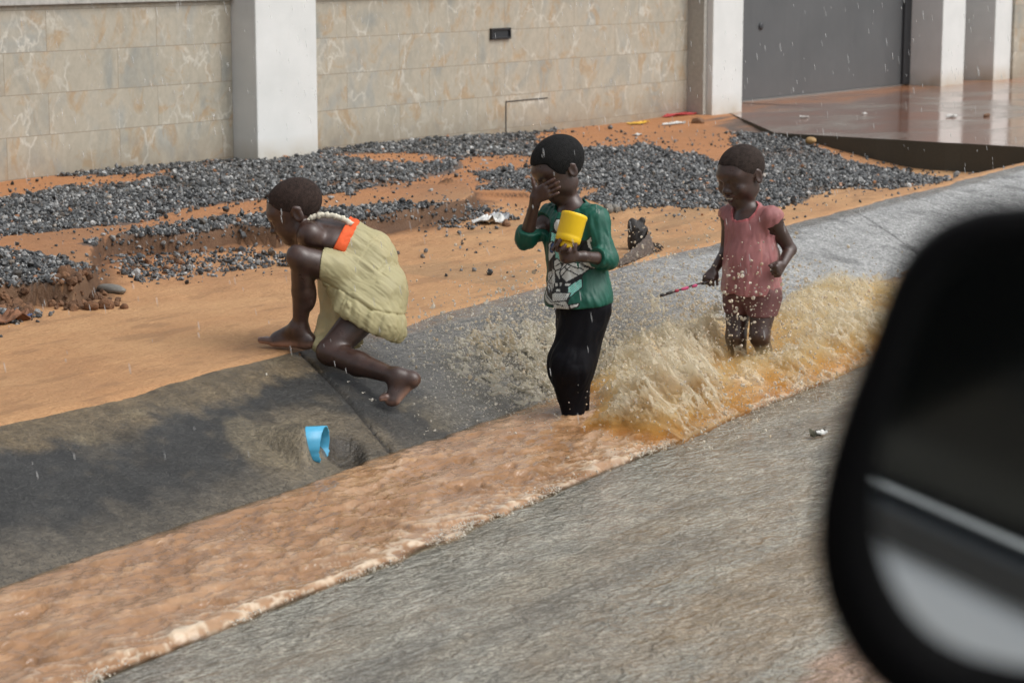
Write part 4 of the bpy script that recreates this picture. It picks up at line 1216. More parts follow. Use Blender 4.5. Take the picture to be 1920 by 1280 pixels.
# ---------------------------------------------------------------- the small child in the pink shirt
def small_child():
    base = at(1395, 690, .0); W0 = (base - CAM) @ FW
    P = lambda px, py, d=0.: atW(px, py, W0 + d)
    root = empty("person", (base[0], base[1], 0.))
    cf = nrm(-.66 * RT - .75 * DP); cr = nrm(np.cross(cf, ZZ)); FR = frame(cf, ZZ)
    B = Body()
    neck0 = P(1402, 392, .0); sh_l, sh_r = P(1448, 408, -.085), P(1368, 405, .085)
    B.ell(P(1408, 430), (.112, .082, .085), FR, .05, 'torso')
    B.ell(P(1408, 480, -.01), (.108, .094, .09), FR, .06, 'torso')
    B.ell(P(1410, 530), (.108, .092, .08), FR, .06, 'torso')
    B.cap(sh_l, sh_r, .036, .036, .04, 'shoulder'); B.cap(P(1406, 418), neck0, .070, .042, .04, 'yoke'); B.cap(neck0, P(1392, 362), .041, .043, .02, 'neck')
    hc = P(1388, 328, -.01); H = .252
    hf = nrm(-.72 * RT - .62 * DP - .30 * ZZ); hu = nrm(ZZ * .97 - .05 * RT)
    A, L = add_head(B, hc, hf, hu, H, True)
    el, wr = P(1481, 468, -.03), P(1466, 497, -.12)
    B.cap(sh_l, el, .035, .028, .03, 'uparm_n'); B.cap(el, wr, .028, .020, .012, 'forearm_n')
    add_hand(B, wr, P(1455, 512, -.17) - wr, nrm(-.6 * RT + .75 * DP), -1, .108, ((1.2, 1.5, 1.0),) * 4, (.7, .35, .55), .7, .04)
    el2, wr2 = P(1362, 470, .12), P(1338, 508, .04)
    B.cap(sh_r, el2, .033, .027, .03, 'uparm_f'); B.cap(el2, wr2, .027, .019, .012, 'forearm_f')
    add_hand(B, wr2, P(1326, 526, .0) - wr2, nrm(.35 * RT + .8 * DP - .2 * ZZ), 1, .105, ((.9, 1.2, .8),) * 4, (.6, .5, .5), .6, .05)
    hip_n, kn_n, an_n = P(1433, 556, -.045), P(1424, 630, -.08), P(1446, 694, .06)
    hip_f, kn_f, an_f = P(1386, 556, .05), P(1380, 632, .0), P(1388, 704, .05)
    B.cap(hip_n, kn_n, .066, .042, .02, 'leg'); B.cap(kn_n, an_n, .041, .028, .02, 'leg')
    B.cap(hip_f, kn_f, .064, .042, .02, 'leg'); B.cap(kn_f, an_f, .045, .030, .02, 'leg')
    for an in (an_n, an_f): B.cap(an - ZZ * .02, an + cf * .08 - ZZ * .04, .026, .022, .02, 'foot')
    body_mesh(B, .003, "body", root, skin_colour(B))
    hair_cap("hair", hc, A, H, root, .0014, .02, np.array([.033, .023, .019]), back=-.20)
    S = B.pick({'torso': .010, 'shoulder': .009, 'yoke': .004}, kmul=1.2)
    S.cap(sh_l, sh_l + (el - sh_l) * .10, .046, .048, .03, 'sl'); S.cap(sh_r, sh_r + (el2 - sh_r) * .08, .044, .045, .03, 'sl')
    S.cap(P(1410, 500), P(1410, 552), .108, .116, .06, 'skirt')
    S.ell(P(1408, 545), (.122, .100, .05), FR, .04, 'skirt')
    def cut(f, X, Y, Z):
        f = folds(f, X, Y, Z, .0036, [.15, .1, 1], 30, 501); f = folds(f, X, Y, Z, .0050, P(1440, 430) - P(1385, 545), 24, 511, .6, .18)
        f = smax(f, (plane_d(X, Y, Z, P(1410, 548), -ZZ) + .010 * vn(X * 16, Y * 16, X * 0, 3)).astype(np.float32), .005)
        a_, b_ = P(1398, 398, -.035), P(1388, 362, -.06)
        ba = b_ - a_; t = np.clip(((X - a_[0]) * ba[0] + (Y - a_[1]) * ba[1] + (Z - a_[2]) * ba[2]) / (ba @ ba), 0, 1)
        d = np.sqrt((X - a_[0] - t * ba[0]) ** 2 + (Y - a_[1] - t * ba[1]) ** 2 + (Z - a_[2] - t * ba[2]) ** 2) - .058
        f = smax(f, -d.astype(np.float32), .005)
        for (s_, e_, fr) in ((sh_l, el, .10), (sh_r, el2, .06)):
            q = s_ + (e_ - s_) * fr; pl = plane_d(X, Y, Z, q, nrm(e_ - s_) + .35 * ZZ * 0)
            rr = np.sqrt((X - q[0]) ** 2 + (Y - q[1]) ** 2 + (Z - q[2]) ** 2)
            f = np.where(rr < .062, smax(f, (pl + .006 * vn(X * 60, Y * 60, Z * 60, 8)).astype(np.float32), .003), f)
        return f.astype(np.float32)
    pink = np.array([.50, .205, .205])
    def colp(V, N):
        c = np.tile(pink, (len(V), 1)) * (1 + .10 * fbm(V[:, 0] * 9, V[:, 1] * 9, V[:, 2] * 9, s=5))[:, None]
        a_, b_ = P(1398, 398, -.035), P(1388, 362, -.06); ba = b_ - a_
        t = np.clip(((V - a_) @ ba) / (ba @ ba), 0, 1); d = np.linalg.norm(V - a_ - t[:, None] * ba, axis=1) - .058
        m = (d < .012) & (d > -.003); c[m] = np.array([.58, .16, .17])
        # open side seam with a rolled edge down the near flank
        sp = [P(1424, 440, -.09), P(1427, 480, -.09), P(1424, 515, -.09)]
        dd = np.full(len(V), 9.)
        for i in range(2):
            e = sp[i + 1] - sp[i]; t = np.clip(((V - sp[i]) @ e) / (e @ e), 0, 1); q = V - sp[i] - t[:, None] * e; q = q - (q @ FW)[:, None] * FW
            dd = np.minimum(dd, np.linalg.norm(q, axis=1))
        m = (dd < .0038) & (N @ FW < 0); c[m] = np.array([.60, .24, .22])
        return c
    cloth_mesh(S, .003, "shirt", root, mat_cloth("thin wet pink cotton", .5, .42, .35), colp, cut)
    T = B.pick({'leg': .008}, kmul=.8); T.ell(P(1410, 552), (.108, .092, .06), FR, .05, 'leg')
    def cutT(f, X, Y, Z):
        f = folds(f, X, Y, Z, .004, kn_n - hip_n, 20, 531, .6)
        f = smax(f, plane_d(X, Y, Z, P(1400, 588), -ZZ).astype(np.float32), .005); f = smax(f, plane_d(X, Y, Z, P(1400, 530), ZZ).astype(np.float32), .005)
        return f.astype(np.float32)
    cloth_mesh(T, .0035, "shorts", root, mat_cloth("wet mauve cotton", .55, .1, .3), lambda V, N: np.tile([.15, .065, .062], (len(V), 1)), cutT)
    tag(root, "small smiling child in a sleeveless wet pink shirt running through the brown splash", "child", "children playing in the stream")
    # beaded stick
    a, b = P(1337, 526, -.005), P(1237, 554, -.06)
    st = empty("beaded_stick", a)
    m = MB(); pts = [a + (b - a) * t + ZZ * .004 * math.sin(t * 5) for t in np.linspace(0, 1, 9)]; m.tube(pts, .0035, 8); m.build("cord", plain("dark cord", (.05, .02, .02), .5), st)
    PK = plain("pink wrapped thread", (.60, .07, .19), .45); BK = plain("black wrapped thread", (.02, .015, .016), .45)
    for t0, t1, k in ((.12, .22, 1), (.30, .40, 0), (.46, .60, 0), (.64, .72, 2), (.76, .88, 1), (.92, 1.0, 1)):
        pa, pb = a + (b - a) * t0, a + (b - a) * t1; m = MB(); m.tube([pa, pa + (pb - pa) * .2, pa + (pb - pa) * .8, pb], [.004, .0075, .0065, .004], 10)
        m.build("bead", (PK, BK, plain("red wrapped thread", (.36, .03, .06), .45))[0 if k == 0 else 1 if k == 1 else 2], st)
    tag(st, "thin pink and black beaded stick held out over the splash by the small child", "stick")
small_child()

# ---------------------------------------------------------------- the girl climbing out of the channel
def climbing_girl():
    base = at(560, 652, ZL + .01); W0 = (base - CAM) @ FW
    P = lambda px, py, d=0.: atW(px, py, W0 + d)
    root = empty("person", (base[0], base[1], ZL))
    B = Body()
    pel = P(706, 540, .02); ch = P(622, 448, .02); nk = P(580, 428, .02)
    sp_d = nrm(ch - pel)
    # torso: bent forward, back towards the viewer and up
    back_n = nrm(np.array(-.55 * DP + .70 * ZZ)); lat = nrm(np.cross(sp_d, back_n))
    B.ell(P(632, 452, .02), (.105, .085, .112), [sp_d, back_n, lat], .05, 'chest')
    B.ell(P(668, 488, .02), (.085, .078, .095), [sp_d, back_n, lat], .06, 'waist')
    B.ell(P(702, 538, .02), (.088, .094, .114), [sp_d, back_n, lat], .07, 'pelvis')
    B.ell(P(710, 545, -.03), (.072, .078, .074), None, .05, 'pelvis')
    sh_n, sh_f = P(581, 441, -.10), P(590, 424, .14)
    B.cap(sh_n, sh_f, .047, .042, .04, 'shoulder'); B.cap(ch, nk, .07, .048, .04, 'chest'); B.cap(P(592, 428, .02), P(560, 408, .01), .047, .046, .02, 'neck')
    B.ell(P(614, 446, -.075), (.055, .03, .05), [sp_d, back_n, lat], .04, 'chest')
    hc = P(551, 397, -.0); H = .250
    hf = nrm(-.90 * RT - .05 * DP - .42 * ZZ); hu = nrm(ZZ * .93 - .38 * RT)
    A, L = add_head(B, hc, hf, hu, H)
    # arms reach down behind the raised shin
    e_n, w_n = P(564, 496, .05), P(560, 530, .10)
    e_f, w_f = P(568, 498, .20), P(560, 530, .20)
    B.cap(sh_n, e_n, .037, .030, .03, 'arm'); B.cap(e_n, w_n, .030, .020, .012, 'arm')
    B.cap(sh_f, e_f, .036, .029, .03, 'arm'); B.cap(e_f, w_f, .029, .020, .012, 'arm')
    for w_ in (w_n, w_f): add_hand(B, w_, -ZZ + .05 * RT, RT + .2 * DP, 1, .125, ((.4, .5, .3),) * 4)
    # right leg: knee high, foot flat on the lip
    hipR, knR, anR = P(700, 526, .0), P(565, 486, -.18), P(562, 616, -.05)
    mt = hipR * .45 + knR * .55; B.cap(hipR, mt, .078, .060, .03, 'thighR'); B.cap(mt, knR, .060, .050, .012, 'thighR'); B.ell(P(556, 481, -.185), (.040, .040, .046), None, .012, 'kneeR'); B.ell(P(578, 552, -.10), (.030, .034, .065), None, .03, 'shinR')
    B.cap(knR, P(568, 545, -.11), .042, .043, .012, 'shinR'); B.cap(P(568, 545, -.11), anR, .042, .026, .012, 'shinR')
    fd = nrm(-RT * .88 + DP * .46); fs = nrm(np.cross(fd, ZZ))
    if fs @ DP > 0: fs = -fs                               # fs points at the viewer: the big-toe side
    heel = P(572, 640, -.045)
    B.ell(heel + ZZ * .004 - fd * .012, (.038, .030, .031), [fd, fs, ZZ], .02, 'heel'); B.cap(anR, heel + ZZ * .012, .034, .030, .02, 'foot')
    ball = heel + fd * .130
    B.cap(anR + fd * .012 - ZZ * .006, ball + ZZ * .004, .035, .024, .03, 'foot')
    B.cap(heel + fs * .004, ball + fs * .022 - ZZ * .008, .024, .020, .02, 'sole'); B.cap(heel - fs * .006, ball - fs * .022 - ZZ * .008, .022, .018, .02, 'sole')
    for i, (o_, ln, r) in enumerate(((.027, .052, .0140), (.010, .048, .0092), (-.005, .045, .0088), (-.018, .038, .0084), (-.031, .030, .0084))):
        a = ball + fs * o_ + fd * (.004 - .012 * (i > 2)) - ZZ * .006; b = a + fd * ln + ZZ * (.004 if i else .0)
        B.cap(a, b, r * 1.05, r * .92, .006, 'toe'); B.ell(b + ZZ * r * .6 + fd * r * .3, (r * .7, r * .6, r * .35), [fd, fs, ZZ], .002, 'nail')
    # left leg: knee down on the lip, shin trailing down the slope, toes on the concrete
    hipL, knL, anL = P(712, 556, -.05), P(618, 660, -.13), P(742, 706, -.30)
    B.cap(hipL, knL, .078, .050, .03, 'thighL'); B.cap(knL, P(672, 682, -.20), .046, .045, .02, 'shinL'); B.cap(P(672, 682, -.20), anL, .045, .029, .02, 'shinL')
    hl = P(772, 711, -.30)
    B.ell(hl, (.032, .030, .028), None, .02, 'heelL'); B.cap(anL, hl, .031, .026, .02, 'footL')
    tb = P(733, 750, -.32)
    B.cap(anL + .2 * (hl - anL), tb, .030, .022, .03, 'footL'); B.cap(hl, tb + RT * .018, .024, .018, .02, 'soleL')
    td = nrm(P(705, 738, -.34) - P(733, 750, -.32)); tsd = nrm(P(712, 725, -.20) - P(716, 748, -.34))
    for i, (o_, ln, r) in enumerate(((-.004, .040, .0125), (.014, .038, .0092), (.028, .036, .0088), (.041, .033, .0084), (.053, .028, .0084))):
        a = tb + tsd * o_; B.cap(a, a + td * ln * .55 + ZZ * .004, r * 1.1, r, .006, 'toe'); B.cap(a + td * ln * .55 + ZZ * .004, a + td * ln - ZZ * .008, r, r * .9, .004, 'toe')
        B.cap(tb + tsd * o_ * .6, a, .016, r * 1.1, .014, 'footL')
    def soles(V, N, c):
        m = sstep(.25, -.30, N[:, 2]) * sstep(.014, .0, nearest_tag(B, V, ('sole', 'heel', 'toe'))) * sstep(.045, .012, V[:, 2] - (heel[2] - .028)) * .95
        m = np.maximum(m, sstep(.006, .0, nearest_tag(B, V, ('soleL', 'heelL'))) * sstep(-.2, .7, N @ nrm(RT - .4 * ZZ)) * .8)
        m = np.maximum(m, sstep(.003, .0, nearest_tag(B, V, ('nail',))) * .9)
        tt = sstep(.004, .0, nearest_tag(B, V, ('toe',))); m = np.maximum(m, tt * .28)
        return c * (1 - m[:, None]) + np.array([.33, .19, .14]) * m[:, None]
    body_mesh(B, .003, "body", root, skin_colour(B, soles))
    hair_cap("hair", hc, A, H, root, .0013, .03, np.array([.034, .022, .018]), back=-.16)
    # ------------------------------------------------ dress
    yel = np.array([.56, .51, .29])
    D = Body()
    D.ell(P(676, 492, .02), (.075, .092, .106), [sp_d, back_n, lat], .05, 'd'); D.ell(P(700, 538, .02), (.100, .106, .126), [sp_d, back_n, lat], .06, 'd')
    D.ell(P(710, 547, -.03), (.082, .090, .086), None, .05, 'd')
    D.P += B.pick({'chest': .007, 'waist': .010}).P; D.cap(hipR, mt, .092, .069, .03, 'd'); D.cap(mt, mt + (knR - mt) * .58, .069, .060, .02, 'd')
    D.cap(hipL, P(672, 588, -.10), .096, .090, .05, 'd')
    # skirt falling from the hips and the raised thigh
    D.cap(P(720, 560, -.04), P(732, 618, -.06), .060, .056, .06, 'sk'); D.cap(P(700, 570, -.09), P(716, 606, -.11), .075, .075, .06, 'sk')
    D.cap(P(632, 526, -.07), P(660, 566, -.11), .052, .06, .05, 'sk'); D.ell(P(662, 480, .02), (.075, .082, .100), [sp_d, back_n, lat], .03, 'd'); D.ell(P(700, 482, .02), (.08, .085, .100), None, .05, 'd')
    D.cap(P(728, 590, .05), P(734, 622, .05), .05, .048, .05, 'sk')
    cav = [(P(690, 640, -.06), P(748, 700, -.08), .098, .12)]
    hemA, hemB = P(606, 522, -.10), P(662, 598, -.14)
    sq, snb = P(656, 450, .0), nrm(-.90 * RT + .42 * UP - .05 * DP)
    def self_cut(f, X, Y, Z):
        pl = plane_d(X, Y, Z, sq, snb).astype(np.float32)
        ba = knR - hipR; t = np.clip(((X - hipR[0]) * ba[0] + (Y - hipR[1]) * ba[1] + (Z - hipR[2]) * ba[2]) / (ba @ ba), 0, 1.2)
        dth = np.sqrt((X - hipR[0] - t * ba[0]) ** 2 + (Y - hipR[1] - t * ba[1]) ** 2 + (Z - hipR[2] - t * ba[2]) ** 2) - (.096 - .034 * t)
        return np.where(dth < 0, f, smax(f, pl, .004)).astype(np.float32)
    def cut(f, X, Y, Z):
        f = folds(f, X, Y, Z, .0032, P(740, 575, -.1) - P(640, 495, -.1), 34, 601, .3, .07); f = folds(f, X, Y, Z, .0014, P(740, 575, -.1) - P(640, 495, -.1), 80, 611, .3, .10)
        # lower outline of the skirt
        q, nq = P(690, 612, -.1), nrm(UP * -1 + .42 * -RT + .0 * FW)
        u_ = ((X - q[0]) * RT[0] + (Y - q[1]) * RT[1] + (Z - q[2]) * RT[2]).astype(np.float32)
        v_ = ((X - q[0]) * UP[0] + (Y - q[1]) * UP[1] + (Z - q[2]) * UP[2]).astype(np.float32)
        hem = np.interp(u_, [-.22, -.178, -.15, -.10, -.058, .0, .06, .12, .18], [.28, .17, .09, .045, .022, -.015, -.040, -.055, -.06]).astype(np.float32) + (.006 * vn(u_ * 34, u_ * 0, None, 4)).astype(np.float32)
        f = smax(f, hem - v_, .004)
        # front edge over the raised knee
        f = smax(f, plane_d(X, Y, Z, P(604, 500, -.1), nrm(-RT + .12 * UP)).astype(np.float32), .004)
        # top edge below the orange band
        f = smax(f, plane_d(X, Y, Z, P(661, 448, .0), nrm(sp_d + .10 * UP)).astype(np.float32), .004) if False else self_cut(f, X, Y, Z)
        seam = np.interp(u_, [-.22, -.16, -.08, .02, .12], [.20, .165, .125, .060, .045]).astype(np.float32) + .0
        low_ = (v_ < seam)
        fg = folds((f - .007 * sstep(.0, .09, seam - v_)).astype(np.float32), X, Y, Z, .0060, UP + .25 * RT, 32, 641, .3, .07)
        f = np.where(low_, fg, f); f = f + (.004 * np.exp(-((v_ - seam) / .005) ** 2) * (u_ > -.19)).astype(np.float32)
        shell = -(f + .008)
        f = smax(f, np.where(v_ < .10, shell, -1).astype(np.float32), .002)
        for a_, b_, ra, rb in []:
            ba = b_ - a_; t = np.clip(((X - a_[0]) * ba[0] + (Y - a_[1]) * ba[1] + (Z - a_[2]) * ba[2]) / (ba @ ba), 0, 1)
            d = np.sqrt((X - a_[0] - t * ba[0]) ** 2 + (Y - a_[1] - t * ba[1]) ** 2 + (Z - a_[2] - t * ba[2]) ** 2) - (ra + (rb - ra) * t)
            f = smax(f, -d.astype(np.float32), .01)
        return f.astype(np.float32)
    def cold(V, N):
        c = np.tile(yel, (len(V), 1)) * (1 + .10 * fbm(V[:, 0] * 10, V[:, 1] * 10, V[:, 2] * 10, s=15))[:, None]
        return c
    DM = mat_cloth("sheer wet yellow cloth", .5, .34, .3)
    cloth_mesh(D, .003, "dress", root, DM, cold, cut, 1)
    # cloth hanging between the legs, bunched on the lip
    K = Body()
    K.cap(P(618, 515, .04), P(612, 600, .0), .045, .028, .03, 'k'); K.cap(P(640, 560, .0), P(622, 640, -.03), .040, .026, .03, 'k')
    K.cap(P(612, 600, .0), P(604, 640, -.03), .028, .036, .03, 'k'); K.ell(P(603, 646, -.05), (.042, .05, .030), None, .03, 'k'); K.cap(P(650, 620, .05), P(668, 640, .05), .03, .03, .03, 'k')
    def cutk(f, X, Y, Z):
        f = folds(f, X, Y, Z, .008, ZZ, 24, 621, .8); return f.astype(np.float32)
    cloth_mesh(K, .0035, "dress_hem", root, DM, cold, cutk)
    # orange sash round the ribs and the frilled strap
    O = B.pick({'chest': .010, 'waist': .010}, kmul=1.1)
    def cuto(f, X, Y, Z):
        f = folds(f, X, Y, Z, .004, lat, 40, 631, .5)
        q, nb = sq, snb
        f = smax(f, plane_d(X, Y, Z, q + nb * .040, nb).astype(np.float32), .004); f = smax(f, -plane_d(X, Y, Z, q - nb * .006, nb).astype(np.float32), .004)
        return f.astype(np.float32)
    cloth_mesh(O, .003, "sash", root, mat_cloth("orange cotton band", .7, 0, .2), lambda V, N: np.tile([.72, .115, .035], (len(V), 1)), cuto)
    pts = [P(571, 420, -.05), P(580, 409, -.04), P(602, 403, -.04), P(626, 405, -.045), P(646, 412, -.05), P(662, 422, -.05)]
    m = MB(); fine = []
    for i in range(len(pts) - 1):
        for t in np.linspace(0, 1, 9)[:-1]: fine.append(pts[i] * (1 - t) + pts[i + 1] * t)
    V = []; n_ = len(fine)
    rr = [.0115 + .0018 * math.sin(i * 2.3) + .0015 * math.sin(i * 5.1) for i in range(n_)]
    m.tube([p + ZZ * .0015 * math.sin(i * 1.7) for i, p in enumerate(fine)], rr, 8); m.build("strap", plain("cream frill", (.66, .62, .50), .8, .15, 60), root)
    tag(root, "girl in a pale yellow wet dress with orange sash climbing out over the drain lip", "child", "children playing in the stream")
climbing_girl()
# ================================================================ LOOSE THINGS
def gpt(px, py, dz=0.):
    z = ZL + .01
    for _ in range(4):
        p = at(px, py, z); z = float(ground_z(p[0], p[1], False))
    p = at(px, py, z); p[2] += dz; return p
def lump(name, c, r, mat, label, cat, seed=0, jit=.22, group=None, sq=(1, .8, .7)):
    """an irregular stone or clod"""
    rs = np.random.default_rng(seed); V, F = ICO2_V, ICO2_F; V, F = sub_ico(V, F)
    n = fbm(V[:, 0] * 1.4 + seed, V[:, 1] * 1.4, V[:, 2] * 1.4, s=seed, oct=3)
    P = V * (1 + jit * 1.6 * n)[:, None] * np.array(sq) * r
    a = rs.uniform(0, 6.28); Rz = np.array([[math.cos(a), -math.sin(a), 0], [math.sin(a), math.cos(a), 0], [0, 0, 1]])
    P = P @ Rz.T
    o = mesh_obj(name, P, F, mat, None, True); o.location = tuple(np.array(c) + ZZ * r * sq[2] * .55)
    return tag(o, label, cat, group)
def sheet(name, outline, mat, label, cat, thick=.004, ruf=.012, seed=0, n=9, lift=.004):
    """a crumpled scrap: outline in ground metres round a centre (c, list of (x, y)), bent and creased, with thickness"""
    c, pts = outline; pts = np.array(pts, float); V = []; F = []
    m = len(pts); rings = n
    for k in range(rings + 1):
        t = k / rings
        for p in pts: V.append((p[0] * t, p[1] * t, 0.))
    V = np.array(V)
    V[:, 2] = np.abs(ruf * 2.2 * fbm(V[:, 0] * 38 + seed, V[:, 1] * 38, s=seed, oct=3)) + lift
    for k in range(rings):
        for j in range(m): F.append((k*m+j, k*m+(j+1) % m, (k+1)*m+(j+1) % m, (k+1)*m+j))
    top = V + np.array([0, 0, thick]); b = len(V); Fa = F + [tuple(i + b for i in f[::-1]) for f in F]
    Vv = np.concatenate([top, V])
    for j in range(m):
        q = rings * m; Fa.append((q + (j+1) % m, q + j, b + q + j, b + q + (j+1) % m))
    Vv[:, 0] += c[0]; Vv[:, 1] += c[1]; Vv[:, 2] += c[2]
    mb = MB(); mb.add(Vv, Fa, True); o = mb.build(name, mat)
    return tag(o, label, cat)
def ring(rx, ry, n=14, seed=0, j=.25, ang=0.):
    rs = np.random.default_rng(seed); o = []
    for i in range(n):
        a = 2 * math.pi * i / n; r = 1 + rs.uniform(-j, j); x, y = rx * r * math.cos(a), ry * r * math.sin(a)
        o.append((x * math.cos(ang) - y * math.sin(ang), x * math.sin(ang) + y * math.cos(ang)))
    return o
# blue drain pipe let into the bank
def drain_pipe():
    ax = PAX
    mouth = MOUTH
    t = empty("drain_pipe", mouth)
    u = nrm(np.cross(ax, [0, 0, 1])); v = np.cross(u, ax)
    if v[2] < 0: v = -v
    n = 56; R0, R1 = .072, .0665
    V = []; F = []
    rs = np.random.default_rng(5)
    def jag(a):
        s = math.sin(a)                                    # +1 top
        return -.030 * (1 - s) * .3 + (.0022 * math.sin(a * 9) + .0022 * math.sin(a * 23 + 1) if s < -.1 else .0008 * math.sin(a * 13))
    for r, hs in ((R0, (-.30, -.10, 0)), (R1, (0, -.10, -.30))):
        for h in hs:
            for k in range(n):
                a = 2 * math.pi * k / n
                hh = h + (jag(a) if h == 0 else 0)
                V.append(mouth + ax * hh + r * (math.cos(a) * u + math.sin(a) * v))
    for i in range(5):
        for k in range(n): F.append((i*n+k, i*n+(k+1) % n, (i+1)*n+(k+1) % n, (i+1)*n+k))
    m = MB(); m.add(V, F, True); m.build("pipe_wall", plain("blue pvc", (.06, .36, .58), .35, .12, 14), t)
    m = MB(); a0 = 1.75; V = []; F = []
    for i in range(7):
        a = 1.62 + .085 * i
        for h in (-.060, -.018): V.append(mouth + ax * h + (R0 + .0012) * (math.cos(a) * u + math.sin(a) * v))
    for i in range(6): F.append((2*i, 2*i+1, 2*i+3, 2*i+2))
    m.add(V, F, True); m.build("faded_print", plain("faded green print", (.16, .34, .30), .6, .4, 90), t)
    # mortar collar
    tag(t, "broken blue plastic drain pipe sticking out of the concrete bank", "pipe")
drain_pipe()
# charred stump with a ragged strip of bark or rubber
def stump():
    b = gpt(1196, 468); W = (b - CAM) @ FW
    P = lambda px, py, d=0.: atW(px, py, W + d)
    t = empty("driftwood", b)
    S = Body(); S.cap(P(1196, 462, .02), P(1190, 428, .01), .040, .036, .02); S.cap(P(1190, 428, .01), P(1184, 416, .01), .034, .018, .02); S.cap(P(1196, 425, .02), P(1204, 414, .02), .028, .018, .015); S.cap(P(1200, 455, .02), P(1210, 430, .02), .028, .016, .02); S.ell(P(1190, 452, .02), (.036, .03, .05), None, .02)
    f, lo, ax = S.field(.004); X, Y, Z = np.meshgrid(*ax, indexing='ij')
    f = f + .010 * fbm(X * 34, Y * 34, Z * 22, s=3, oct=4).astype(np.float32)
    V, F = surface_nets(f, lo, .004); V = relax(V, F, 1)
    BL = plain("charred wet wood", (.018, .014, .012), .5, .5, 60, .8)
    mesh_obj("stub", V, F, BL, t)
    # curved strip
    G_ = lambda px, py, bx, by: atW(px, py, (gpt(bx, by) - CAM) @ FW + .03)
    bx = [(1161, 500), (1178, 494), (1198, 487), (1216, 480), (1230, 472), (1226, 462)]
    tx = [(1160, 489), (1176, 474), (1194, 460), (1208, 447), (1216, 436), (1211, 422)]
    bot = [gpt(*q) for q in bx]; top = [G_(*a_, *b_) for a_, b_ in zip(tx, bx)]
    V = []; F = []; nn = 26; mm = 9
    for i in range(nn):
        s = i / (nn - 1) * (len(top) - 1); k = min(int(s), len(top) - 2); fr = s - k
        a = top[k] * (1 - fr) + top[k + 1] * fr; c = bot[k] * (1 - fr) + bot[k + 1] * fr
        for j in range(mm):
            q = a + (c - a) * j / (mm - 1); q = q - FW * (.012 * math.sin(math.pi * j / (mm - 1))) + FW * .004 * math.sin(j * 2.4 + i * .3) + UP * .004 * math.sin(i * 1.9 + j); V.append(q)
    for i in range(nn - 1):
        for j in range(mm - 1): F.append((i*mm+j, (i+1)*mm+j, (i+1)*mm+j+1, i*mm+j+1))
    b0 = len(V); V += [v + FW * .012 for v in V]; F += [tuple(i + b0 for i in f[::-1]) for f in F]
    edge_ = [j for j in range(mm)] + [i*mm+mm-1 for i in range(1, nn)] + [(nn-1)*mm+j for j in range(mm-2, -1, -1)] + [i*mm for i in range(nn-2, 0, -1)]
    for i in range(len(edge_)): a, c = edge_[i], edge_[(i+1) % len(edge_)]; F.append((a, c, c + b0, a + b0))
    M = Mat("weathered bark strip"); nz = M.noise(40, 5, .7, M.pos((1, 1, 3))); M.base(M.ramp(nz, [(.3, (.025, .018, .014)), (.55, (.10, .068, .048)), (.72, (.20, .17, .15)), (.8, (.5, .5, .48))])); M.rough(.5); M.bump(nz, .8, .01)
    m = MB(); m.add(V, F, True); m.build("bark_strip", M.m, t)
    m = MB()
    rs = np.random.default_rng(4)
    for i in range(14):
        a = gpt(1226 + rs.uniform(-6, 8), 470 + rs.uniform(-8, 6)) + ZZ * rs.uniform(0, .03); m.tube([a, a + RT * rs.uniform(.005, .03) + UP * rs.uniform(-.03, .012), a + RT * rs.uniform(.01, .04) - UP * rs.uniform(.0, .03)], [.005, .0035, .0015], 6)
    m.build("splinters", BL, t)
    tag(t, "charred wooden stump with a curled bark strip lying on the drain lip", "driftwood")
stump()
WHT = plain("white plastic film", (.66, .66, .63), .35, .15, 60); YLW = plain("yellow wrapper", (.78, .46, .04), .4, .2, 60); REDC = plain("red cloth scrap", (.48, .05, .05), .6, .2, 60)
BRN = plain("brown stone", (.17, .085, .04), .7, .35, 40, .4); GRY = plain("grey flat stone", (.16, .15, .13), .6, .3, 40, .4); TANS = plain("ochre stone", (.34, .21, .08), .65, .25, 40, .4)
sheet("wrapper", (gpt(1196, 233), ring(.16, .05, 14, 3)), YLW, "yellow plastic wrapper lying on the red sand near the wall", "litter", seed=3)
sheet("cloth_scrap", (gpt(1272, 217), ring(.26, .06, 16, 5, .3)), REDC, "red cloth scrap on the sand at the foot of the tile wall", "litter", seed=5)
sheet("plastic_strip", (gpt(1262, 234), ring(.17, .03, 16, 6, .3)), WHT, "long white plastic strip on the red sand near the white pillar", "litter", seed=6)
sheet("plastic_scrap", (gpt(1196, 255), ring(.055, .03, 12, 7, .3)), WHT, "tiny white scrap lying below the yellow wrapper", "litter", seed=7)
lump("rusty_can", gpt(1308, 233), .055, BRN, "rusty brown lump of scrap beside the white plastic strip", "litter", 8)
sheet("plastic_bag", (gpt(915, 419), ring(.085, .07, 16, 9, .25)), WHT, "crumpled white plastic sheet among rubble behind the child in green", "litter", ruf=.03, seed=9)
sheet("plastic_film", (gpt(936, 412), ring(.05, .06, 14, 10, .3)), plain("clear crumpled film", (.5, .52, .54), .2, .3, 50), "crumpled clear film beside the larger white plastic sheet", "litter", ruf=.03, seed=10)
lump("brown_stone", gpt(949, 424), .030, BRN, "rounded brown stone at the end of the rubble", "stone", 11)
lump("flat_stone", gpt(208, 548), .085, GRY, "flat grey stone slab leaning beside the broken gravel ledge", "stone", 12, .12, None, (1, .5, .28))
lump("soil_clod", gpt(198, 578), .036, plain_soil_c := plain("brown clod", (.15, .07, .032), .9, .35, 60, .7), "large brown soil clod fallen from the ledge corner", "clod", 13, .2)
lump("soil_clod", gpt(172, 580), .034, plain_soil_c, "dark soil clod tight against the ledge corner", "clod", 14, .2)
lump("soil_clod", gpt(233, 579), .022, plain_soil_c, "smallest soil clod farthest from the broken ledge", "clod", 15, .2)
